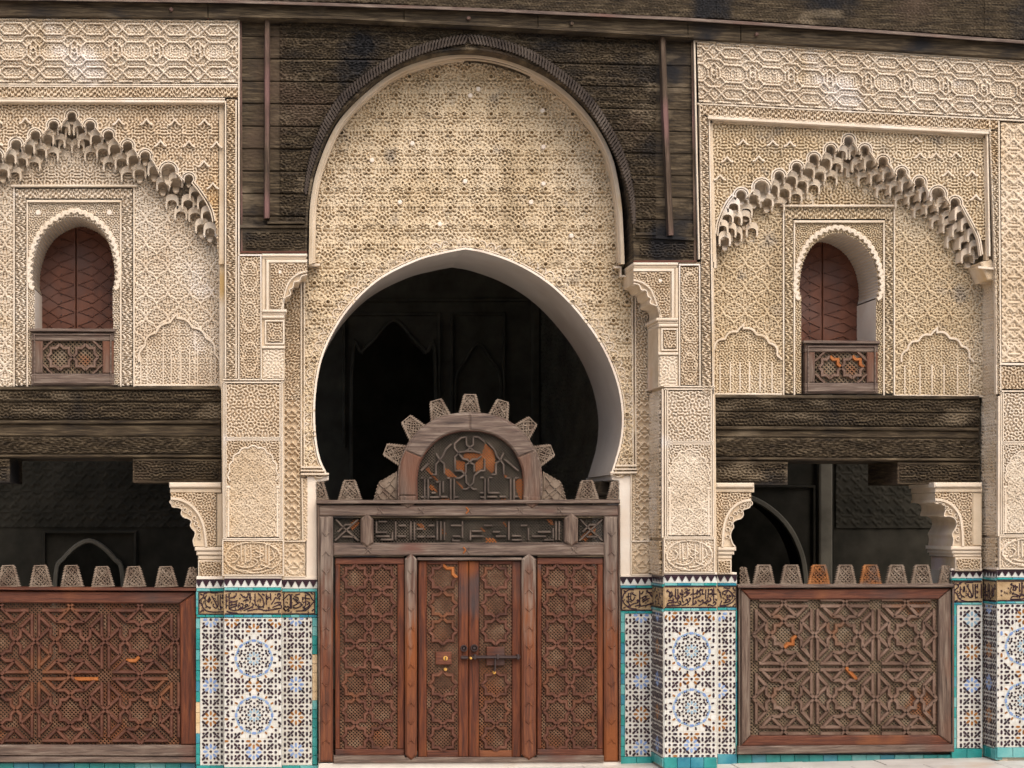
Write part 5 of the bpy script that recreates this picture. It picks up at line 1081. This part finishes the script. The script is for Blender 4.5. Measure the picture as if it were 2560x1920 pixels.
def screen_straps(th, mp, u0, v0, u1, v1, cu, cv, Tu, Tv, m, orange=.04):
    """eight-rayed stars, crossings and octagrams of raised straps"""
    base = []
    for sx in (1, -1):
        for sy in (1, -1):
            base += [[(.10*sx, .052*sy), (.445*sx, .052*sy)], [(.052*sx, .10*sy), (.052*sx, .445*sy)],
                     [(.155*sx, .070*sy), (.30*sx, .215*sy)], [(.070*sx, .155*sy), (.215*sx, .30*sy)],
                     [(.30*sx, .215*sy), (.5*sx, 0)], [(.215*sx, .30*sy), (0, .5*sy)],
                     [(.30*sx, .215*sy), (.43*sx, .215*sy), (.5*sx, .285*sy)], [(.215*sx, .30*sy), (.215*sx, .43*sy), (.285*sx, .5*sy)],
                     [(.5*sx, .285*sy), (.43*sx, .355*sy), (.355*sx, .355*sy), (.355*sx, .43*sy), (.285*sx, .5*sy)]]
    iu = range(int((u0-cu)/Tu)-1, int((u1-cu)/Tu)+2); iv = range(int((v0-cv)/Tv)-1, int((v1-cv)/Tv)+2)
    for i in iu:
        for j in iv:
            for s in base:
                q = np.array([(cu+(i+x)*Tu, cv+(j+y)*Tv) for x, y in s]); c = clip_line(q, u0-1, v0-1, u1+1, v1+1)
                if c is not None: strip('strap', th, 'orange' if random.random() < orange else m, mp, c, 10, .034, -.012, .5)
def clip_line(q, u0, v0, u1, v1):
    r = resample(q, 2) if len(q) == 2 else np.vstack([resample(q[i:i+2], 2) for i in range(len(q)-1)])
    ok = (r[:, 0] > u0) & (r[:, 0] < u1) & (r[:, 1] > v0) & (r[:, 1] < v1)
    if ok.all(): return q
    if ok.sum() < 5: return None
    w = np.where(ok)[0]; r = r[w[0]:w[-1]+1]
    keep = [r[0]]
    for p in q[1:-1]:
        if u0 < p[0] < u1 and v0 < p[1] < v1: keep.append(p)
    keep.append(r[-1]); return np.array(keep)
SD = I+.06
mp = front(SD)
SLt = thing('carved_screen', 'reddish carved wooden screen with strapwork stars in the left opening', 'carved screen', tuple(P(240, 1905, SD)), 'carved screens in the side openings')
lattice('lattice', SLt, 'lattice', mp, -60, 1508, 449, 1862, 6.8, 3.3, .0, -.02)
screen_straps(SLt, mp, -50, 1511, 446, 1860, 263, 1689, 174.5, 171.5, 'strap', .006)
block('top_rail', SLt, 'red_h', mp, [(-80, 1477), (489, 1480), (448, 1509), (-80, 1507)], .05, -.09, 3); block('stile', SLt, 'red_v', mp, [(448.6, 1510), (489.5, 1481), (494, 1862), (452, 1862)], .05, -.09, 3)
block('bottom_rail', SLt, 'grey_h', mp, [(-80, 1862.5), (494, 1863), (495, 1892), (-80, 1890)], .05, -.09, 3)
strip('top_moulding', SLt, 'red_h', mp, [(-80, 1471), (494, 1474)], 9, .085, -.09, .6); strip('side_moulding', SLt, 'red_v', mp, [(492.5, 1478), (498, 1895)], 6, .06, -.09, .6)
block('sill', SLt, 'grey_h', mp, [(-80, 1892), (497, 1894), (498, 1907), (-80, 1905)], .08, -.1, 2)
for c in (20, 100, 178, 255, 334, 414): merlon(SLt, front(SD-.01), (c+2, 1467), (c, 1414 if c < 200 else 1417), 56, 31)
merlon(SLt, front(SD-.01), (492, 1467), (492, 1417), 62, 36, half=-1)
tile_run(DL, front(SD), -80, 1908, 489, 1935, 38)
SRt = thing('carved_screen', 'greyed carved wooden screen with strapwork stars in the right opening', 'carved screen', tuple(P(2115, 1890, SD)), 'carved screens in the side openings')
lattice('lattice', SRt, 'lattice_grey', mp, 1876, 1497, 2347, 1839, 6.2, 3.0, .0, -.02)
screen_straps(SRt, mp, 1879, 1500, 2344, 1836, 2036, 1667, 153.3, 159.5, 'strap_grey', .008)
block('top_rail', SRt, 'red_h', mp, [(1853, 1473), (2378, 1471), (2347, 1498), (1877, 1499)], .05, -.09, 3)
block('stile', SRt, 'grey_v', mp, [(1852.5, 1474), (1876.5, 1499.5), (1877, 1839), (1853, 1865)], .05, -.09, 3); block('stile', SRt, 'grey_v', mp, [(2378.5, 1472), (2380, 1862), (2347, 1838), (2347.5, 1498.5)], .05, -.09, 3)
block('bottom_rail', SRt, 'red_h', mp, [(1877, 1839.5), (2346.5, 1838.5), (2379, 1862), (1853, 1866)], .05, -.09, 3)
strip('top_moulding', SRt, 'grey_h', mp, [(1845, 1466), (2384, 1464)], 10, .085, -.09, .6)
strip('side_moulding', SRt, 'grey_v', mp, [(1848.5, 1470), (1848.5, 1868)], 6, .06, -.09, .6); strip('side_moulding', SRt, 'grey_v', mp, [(2383, 1470), (2383, 1864)], 6, .06, -.09, .6)
block('sill', SRt, 'grey_h', mp, [(1845, 1866), (2386, 1862), (2386, 1880), (1845, 1886)], .08, -.1, 2)
merlon(SRt, front(SD-.01), (1850, 1461), (1850, 1417), 50, 30, half=1)
for c, m in ((1910, 'merlon'), (1979, 'merlon'), (2048, 'merlon_new'), (2114, 'merlon'), (2177, 'merlon_new'), (2242, 'merlon'), (2305, 'merlon')): merlon(SRt, front(SD-.01), (c, 1460), (c, 1413), 53, 33, m)
merlon(SRt, front(SD-.01), (2374, 1459), (2374, 1413), 54, 34, half=-1)
tile_run(DR, front(SD), 1844, 1887, 2380, 1908, 36)

# ------------------------------------------------------------------ central door
CD = thing('door_screen', 'tall carved wooden door screen with a half round lunette under the great arch', 'door', tuple(P(1172, 1905, .1)))
d0 = .06; mp = front(d0)
def star_panel(th, u0, v0, u1, v1, cols, rows, cu, cv, Tu, Tv, skip=(), orange=.012):
    lt = lattice('lattice', th, 'lattice', mp, u0, v0, u1, v1, 6.1, 2.7, .0, -.02)
    for i in range(cols):
        for j in range(rows):
            for k, s in enumerate(star_cross(cu+i*Tu, cv+j*Tv, Tu, Tv)):
                if (i, j, k) in skip: continue
                c = clip_line(s, u0-1, v0-2, u1+1, v1+2)
                if c is not None: strip('strap', th, 'orange' if random.random() < orange else 'strap', mp, c, 8.6, .020, -.012, .5)
    for (a, c_) in ([(u0, v) for v in (v0+2, v1-2)]): pass
for nm, u0, u1, lu0, lu1, cu in (('fixed_panel', 838, 1011, 850, 994, 888.5), ('fixed_panel', 1343, 1508, 1354, 1494, 1392)):
    fp = block('fixed_panel', CD, 'red_h', mp, rect(u0, 1394, u1, 1411), .02, -.05, 2)
    block('rail', fp, 'red_h', mp, rect(u0, 1873, u1, 1889), .02, -.05, 2)
    block('stile', fp, 'red_v', mp, rect(u0, 1411.5, lu0, 1872.5), .02, -.05, 2); block('stile', fp, 'red_v', mp, rect(lu1, 1411.5, u1, 1872.5), .02, -.05, 2)
    star_panel(fp, lu0, 1411.5, lu1, 1872.5, 2, 7, cu, 1445, 66.6, 66.7)
lv = {}
for nm, u0, u1, lu0, lu1, cu, col in (('left', 1046, 1171, 1067, 1146, 1107, 0), ('right', 1172.5, 1303, 1198, 1280, 1239, 0)):
    lf = block('door_leaf', CD, 'red_v', mp, rect(u0, 1402, lu0, 1893), .012, -.06, 2); lv[nm] = lf
    block('stile', lf, 'red_v', mp, rect(lu1, 1402, u1, 1893), .012, -.06, 2)
    block('rail', lf, 'red_h', mp, rect(lu0+.4, 1402, lu1-.4, 1411), .012, -.06, 1.5); block('rail', lf, 'red_h', mp, rect(lu0+.4, 1876, lu1-.4, 1893), .012, -.06, 1.5)
    star_panel(lf, lu0, 1411.5, lu1, 1875.5, 1, 7, cu, 1445, 70, 66.7, {(0, 3, k) for k in range(4)}, .02)
def ringo(th, u, v, r, m='iron', w=3.2, nm='ring_handle'):
    q = np.array([(u+r*math.cos(a), v+r*math.sin(a)) for a in np.linspace(0, 2*PI, 19)[:-1]]); strip(nm, th, m, mp, q, w, .045, .014, .5, closed=True)
    block('boss', th, m, mp, ngon(u, v, r*.55, 8), .04, .01, 1)
ringo(lv['left'], 1160, 1621, 7); ringo(lv['right'], 1186, 1620, 7.5)
block('lock_plate', lv['left'], 'red_h', mp, rect(1089, 1630, 1129, 1662), .034, -.01, 1.5); block('keyhole_disc', lv['left'], 'brass', mp, ngon(1114, 1646, 6, 12), .042, .03, 1); block('keyhole', lv['left'], 'iron', mp, rect(1113, 1642, 1115, 1651), .045, .04)
block('lock_plate', lv['right'], 'red_h', mp, rect(1216, 1617, 1262, 1664), .03, -.01, 1.5)
strip('bolt', lv['right'], 'iron', mp, [(1180, 1643), (1301, 1643)], 7.5, .075, .02, .5); strip('bolt_end', lv['left'], 'iron', mp, [(1153, 1644), (1170, 1644)], 8, .075, .02, .5)
for u in (1188, 1245, 1296): block('bolt_keeper', lv['right'], 'iron', mp, rect(u-3, 1637, u+3, 1649), .085, .0, 1.5)
block('brass_tip', lv['right'], 'brass', mp, ngon(1177.5, 1646, 3.2, 8), .08, .02, 1)
strip('hasp', lv['right'], 'iron', mp, [(1238, 1646), (1238, 1672), (1235, 1682)], 4, .06, .01, .6); block('hasp_hook', lv['right'], 'brass', mp, ngon(1236, 1682, 4, 8), .06, .01, 1); block('hasp_stud', lv['left'], 'brass', mp, ngon(1114, 1674, 4, 8), .05, .0, 1)
# posts, rails, mullions
def post(name, u0, u1, v0, v1, m, h=.06, chev=True, point=True):
    c = (u0+u1)/2; p = [(u0, v0+14), (c, v0), (u1, v0+14), (u1, v1-14), (c, v1), (u0, v1-14)] if point else rect(u0, v0, u1, v1)
    o = block(name, CD, m, mp, p, h, -.06, 5)
    if chev:
        v = v0+46; k = 0
        while v < v1-40:
            s = 1 if k % 2 == 0 else -1; w = (u1-u0)*.26
            strip('chevron_carving', o, m, mp, [(c-w, v-s*6), (c, v+s*4), (c+w, v-s*6)], 2.6, h+.008, h-.01, .5); v += 47; k += 1
    return o
post('stile', 797, 833, 1290, 1905, 'post', .05, True, False); post('stile', 1511, 1547, 1290, 1905, 'post', .05, True, False)
strip('edge_moulding', CD, 'grey_v', mp, [(796, 1262), (799, 1905)], 5, .06, -.06); strip('edge_moulding', CD, 'grey_v', mp, [(1548, 1262), (1550, 1905)], 5, .06, -.06)
post('post', 1013, 1043, 1384, 1902, 'post', .065); post('post', 1305, 1341, 1384, 1902, 'post', .065)
strip('lintel_moulding', CD, 'grey_h', mp, [(1044, 1397), (1304, 1397)], 8, .055, -.05)
block('top_rail', CD, 'grey_h', mp, [(797, 1262), (1547, 1262), (1547, 1290), (797, 1290)], .05, -.06, 3)
strip('top_moulding', CD, 'grey_h', mp, [(792, 1255), (1550, 1254)], 10, .085, -.07, .6)
strip('rail_moulding', CD, 'dark_h', mp, [(834, 1293), (1510, 1293)], 4, .04, -.04)
block('middle_rail', CD, 'grey_h', mp, rect(833.5, 1361, 1510.5, 1389), .05, -.06, 3)
strip('rail_moulding', CD, 'grey_h', mp, [(834, 1359), (1510, 1358)], 4, .035, -.04); strip('rail_moulding', CD, 'dark_h', mp, [(834, 1391), (1010, 1391)], 4, .04, -.04); strip('rail_moulding', CD, 'dark_h', mp, [(1344, 1391), (1510, 1391)], 4, .04, -.04)
for c in (950, 1052, 1172, 1300, 1400): strip('carved_cross', CD, 'orange' if c == 1172 else 'grey_h', mp, [(c-7, 1268), (c, 1276), (c-7, 1284)], 4, .058, .04, .5); strip('carved_cross', CD, 'grey_h', mp, [(c+8, 1268), (c+1, 1276), (c+8, 1284)], 4, .058, .04, .5)
for c in (920, 1165, 1435): strip('carved_cross', CD, 'orange' if c == 1165 else 'grey_h', mp, [(c-7, 1368), (c, 1375), (c-7, 1383)], 4, .058, .04, .5); strip('carved_cross', CD, 'grey_h', mp, [(c+8, 1368), (c+1, 1375), (c+8, 1383)], 4, .058, .04, .5)
block('sill', CD, 'grey_h', mp, [(834, 1889.5), (1012, 1889.5), (1012, 1894), (1342, 1894), (1342, 1889.5), (1510, 1889.5), (1510, 1906), (834, 1908)], .05, -.08, 1.5)
block('threshold', CD, 'marble', mp, [(796, 1908), (1552, 1904), (1552, 1926), (796, 1932)], .03, -.3, 1)
post('mullion', 902, 934, 1284, 1370, 'grey_v', .065, False); post('mullion', 1412, 1446, 1282, 1368, 'grey_v', .065, False)
def fine(th, u0, v0, u1, v1, kuf, patches, mask=None, sp=5.4):
    lattice('fine_lattice', th, 'mesh_dark', mp, u0, v0, u1, v1, sp, 1.5, -.012, -.03, mask)
    for pch in patches: lattice('repaired_lattice', th, 'orange', mp, *np.min(pch, 0), *np.max(pch, 0), sp, 1.9, -.004, -.02, lambda x, y, q=pch: inpoly(x, y, q) & (mask(x, y) if mask else True))
    for k in kuf: strip('kufic_strap', th, 'kufic', mp, k, 5.6, .018, -.02, .5)
K2 = [[(941, 1304), (941, 1331), (967, 1331)], [(947, 1304), (967, 1304)], [(941, 1341), (974, 1341)], [(952, 1349), (981, 1349), (981, 1330)], [(989, 1303), (989, 1349)], [(997, 1314), (1015, 1314)], [(994, 1341), (1015, 1341)], [(1027, 1303), (1027, 1350)], [(1036, 1305), (1036, 1350)], [(1042, 1323), (1058, 1323)], [(1044, 1342), (1062, 1342)], [(1072, 1314), (1086, 1314)], [(1068, 1342), (1088, 1342)], [(1093, 1303), (1093, 1350)], [(1102, 1303), (1102, 1350)], [(1111, 1305), (1111, 1350)],
      [(1127, 1314), (1157, 1314)], [(1132, 1341), (1150, 1341)], [(1132, 1346), (1132, 1352), (1150, 1352)], [(1156, 1303), (1156, 1345)], [(1180, 1328), (1205, 1328)], [(1178, 1341), (1208, 1341)], [(1176, 1326), (1176, 1350)], [(1210, 1314), (1230, 1314)], [(1232, 1330), (1250, 1330)], [(1240, 1341), (1264, 1341)], [(1272, 1303), (1272, 1350)], [(1280, 1340), (1303, 1340)], [(1280, 1350), (1305, 1350)], [(1302, 1314), (1318, 1314)], [(1321, 1320), (1321, 1350)], [(1330, 1341), (1365, 1341)], [(1345, 1330), (1378, 1330)], [(1360, 1350), (1384, 1350)], [(1390, 1303), (1390, 1350)], [(1398, 1303), (1398, 1350)], [(1383, 1320), (1383, 1346)]]
tb = block('text_panel', CD, 'dark_h', mp, rect(935, 1296, 1411, 1298.5), .0, -.05)
fine(tb, 935, 1298, 1411, 1357, K2, [np.array(q) for q in ([(1040, 1310), (1052, 1308), (1064, 1322), (1056, 1326)], [(1104, 1316), (1116, 1334), (1116, 1342), (1104, 1332)], [(1214, 1345), (1238, 1345), (1242, 1357), (1214, 1357)], [(1362, 1297), (1378, 1297), (1386, 1312), (1376, 1312)], [(1256, 1304), (1262, 1304), (1268, 1316), (1264, 1318)], [(1200, 1320), (1206, 1318), (1214, 1330), (1208, 1330)])])
for a, c, pt in ((834, 901, [(872, 1312), (886, 1297), (899, 1297), (899, 1312), (880, 1326)]), (1447, 1510, [(1450, 1350), (1452, 1340), (1480, 1316), (1490, 1316), (1490, 1330), (1466, 1354)])):
    sp_ = block('square_panel', CD, 'dark_h', mp, rect(a, 1296, c, 1298.5), .0, -.05); m_ = (a+c)/2
    fine(sp_, a+1, 1298, c-1, 1357, [[(m_-30, 1352), (m_+2, 1322), (m_+28, 1298)], [(m_-28, 1298), (m_-10, 1318), (m_+28, 1352)], [(m_-12, 1342), (m_+18, 1342)], [(m_-22, 1330), (m_-4, 1312), (m_+14, 1312)]], [np.array(pt)])
# lunette
LU = thing('lunette', 'half round wooden lunette with interlaced lettering and radiating battlements on top of the door', 'lunette', tuple(P(1175, 1262, .1)))
so_ = curve([(998, 1250), (998, 1185), (1010, 1135), (1040, 1086), (1086, 1052), (1130, 1038), (1175, 1034), (1220, 1038), (1264, 1052), (1310, 1086), (1340, 1135), (1352, 1185), (1352, 1250)], 6)
si_ = curve([(1042, 1250), (1042, 1190), (1052, 1150), (1076, 1115), (1108, 1090), (1142, 1079), (1175, 1076), (1208, 1079), (1242, 1090), (1276, 1115), (1298, 1150), (1309, 1190), (1309, 1250)], 6)
mid = (so_+si_)/2
legs = np.vstack([[(1019, 1270)], [(1020, 1256)], mid[1:-1], [(1330, 1256)], [(1331, 1270)]])
for a, c in ((1, 13), (13, 36), (36, 59), (59, len(mid)-1)):
    seg = mid[a:c+1]; mb = MB(); o1, o2 = so_[a:c+1], si_[a:c+1]
    slab(mb, mp, np.vstack([o1, o2[::-1]]), .055, -.06, 4); mb.build('arch_segment', 'grey_v' if a in (1, 59) else 'grey_h', LU)
for c, s in ((1020, 1), (1330.5, -1)): block('arch_foot', LU, 'grey_v', mp, [(c-22, so_[1][1]+.5), (c+22, so_[1][1]+.5), (c+22, 1256), (c, 1272), (c-22, 1256)], .062, -.05, 4)
strip('outer_moulding', LU, 'grey_h', mp, so_[:-1]+(so_[:-1]-[1175, 1200])*.006, 5, .04, -.06); strip('inner_moulding', LU, 'red_h', mp, si_, 5, .035, -.05)
ipoly = np.vstack([si_, [(1309, 1258), (1042, 1258)]])
z1 = lambda L: [np.array([(940+x/4.608, 960+y/4.608) for x, y in l]) for l in L]
K1 = [[(x, 1090), (x, 1330)] for x in (560, 600, 860, 900, 1255, 1550, 1590)]+[[(735, 1120), (735, 1290)], [(772, 1120), (772, 1250)], [(1292, 1080), (1292, 1250)], [(910, 850), (910, 990)], [(1250, 860), (1250, 1000)],
      [(520, 1085), (545, 1085)], [(615, 1085), (645, 1085)], [(650, 1045), (705, 1045)], [(690, 1130), (740, 1130)], [(820, 1085), (850, 1085)], [(920, 1085), (965, 1085)], [(1200, 1080), (1245, 1080)], [(1300, 1080), (1345, 1080)], [(1500, 1085), (1540, 1085)], [(1600, 1085), (1640, 1085)], [(1330, 1045), (1380, 1045)],
      [(520, 1305), (585, 1305)], [(620, 1305), (730, 1305)], [(748, 1300), (825, 1300)], [(905, 1305), (950, 1305)], [(1200, 1305), (1245, 1305)], [(1280, 1300), (1395, 1300)], [(1425, 1300), (1500, 1300)], [(1590, 1300), (1640, 1300)], [(570, 1350), (612, 1350)], [(820, 1350), (885, 1350)], [(1240, 1350), (1300, 1350)], [(1500, 1350), (1560, 1350)], [(640, 1255), (690, 1255)], [(1200, 1255), (1240, 1255)], [(1290, 1255), (1420, 1255)],
      [(900, 850), (960, 790), (1040, 775), (1120, 775), (1200, 795)], [(1040, 610), (1040, 700), (1120, 770)], [(1120, 610), (1120, 700), (1045, 770)], [(1040, 610), (980, 620), (905, 690), (905, 740), (1000, 865), (1050, 872), (1080, 905), (1130, 930), (1130, 1010)], [(1120, 610), (1180, 610), (1250, 670)], [(1220, 830), (1170, 868), (1110, 870), (1080, 905), (1035, 930), (1035, 1020), (1000, 1060), (965, 1085)],
      [(910, 1000), (985, 1000), (1035, 1060), (1040, 1140), (1120, 1215), (1160, 1215)], [(1000, 1215), (1050, 1210), (1120, 1140), (1130, 1060), (1200, 1000), (1245, 1000)],
      [(870, 690), (800, 760), (770, 830), (690, 930), (690, 1040)], [(690, 800), (735, 880), (785, 920), (785, 1030)], [(1290, 680), (1365, 760), (1390, 830), (1470, 930), (1470, 1040)], [(1470, 790), (1430, 880), (1380, 920), (1380, 1040)], [(520, 1000), (610, 915)], [(1640, 1000), (1480, 870)]]
PT = z1([[(1040, 790), (1220, 800), (1260, 680), (1360, 760), (1375, 860), (1375, 1000), (1330, 1035), (1250, 960), (1140, 1020), (1125, 940), (1170, 870), (1110, 875), (1060, 880), (990, 850)], [(915, 870), (1040, 900), (1040, 1000), (1000, 1015), (920, 980)], [(790, 960), (830, 980), (945, 1075), (820, 1075), (785, 1020)], [(560, 975), (600, 960), (720, 1110), (690, 1120)], [(615, 1160), (650, 1160), (720, 1245), (690, 1250), (610, 1200)], [(740, 1320), (820, 1310), (910, 1370), (730, 1370)], [(1430, 1320), (1500, 1310), (1505, 1370), (1440, 1370)], [(1605, 1100), (1690, 1090), (1700, 1370), (1660, 1340), (1610, 1200)], [(915, 1110), (940, 1120), (1010, 1200), (990, 1210)], [(1470, 1050), (1520, 1050), (1520, 1085), (1480, 1080)]])
lp = block('text_panel', LU, 'grey_h', mp, rect(1042, 1257, 1309, 1261), .03, -.05)
fine(lp, 1043, 1077, 1308, 1257, z1(K1), PT, lambda x, y: inpoly(x, y, ipoly), 5.2)
mm = front(d0-.02)
for bx, by, tx, ty in ((1080, 350, 1085, 122), (757, 420, 690, 188), (487, 570, 348, 402), (325, 830, 108, 752), (1398, 420, 1462, 195), (1660, 575, 1805, 424), (1850, 835, 2032, 762)):
    merlon(LU, mm, (940+bx/4.608, 960+by/4.608), (940+tx/4.608, 960+ty/4.608), 54, 30)
for s, x0 in ((1, 997), (-1, 1353)):     # quarter battlements either side
    q = [(x0, 1249)]+[(x0-s*(64-j*1.2-(2.5 if j % 2 else 0)), 1249-j*4.4) for j in range(10)]+[(x0-s*(50-j*5), 1206-j*2.9-(2 if j % 2 else 0)) for j in range(10)]
    mb = MB(); slab(mb, mm, q, -.012, -.03)
    for l in ([(6, 2), (50, 40)], [(30, 2), (8, 30), (8, 60)], [(58, 4), (30, 34), (10, 58)], [(6, 24), (26, 46)], [(44, 2), (56, 22)], [(20, 2), (40, 22), (20, 42)]): ribbon(mb, mm, [(x0-s*x, 1249-y) for x, y in l], 3, .0, -.014, .6)
    for i in range(2, len(q)-1): ribbon(mb, mm, [np.array(q[i])*.94+np.array([x0, 1230])*.06, q[i]], 2.4, .0, -.014, .6)
    mb.build('quarter_merlon', 'merlon', LU)
merlon(CD, mm, (875, 1249), (874, 1201), 58, 28); merlon(CD, mm, (1468, 1248), (1468, 1202), 56, 28); merlon(CD, mm, (792, 1249), (792, 1203), 58, 32, half=1); merlon(CD, mm, (1546, 1248), (1546, 1203), 56, 32, half=-1)
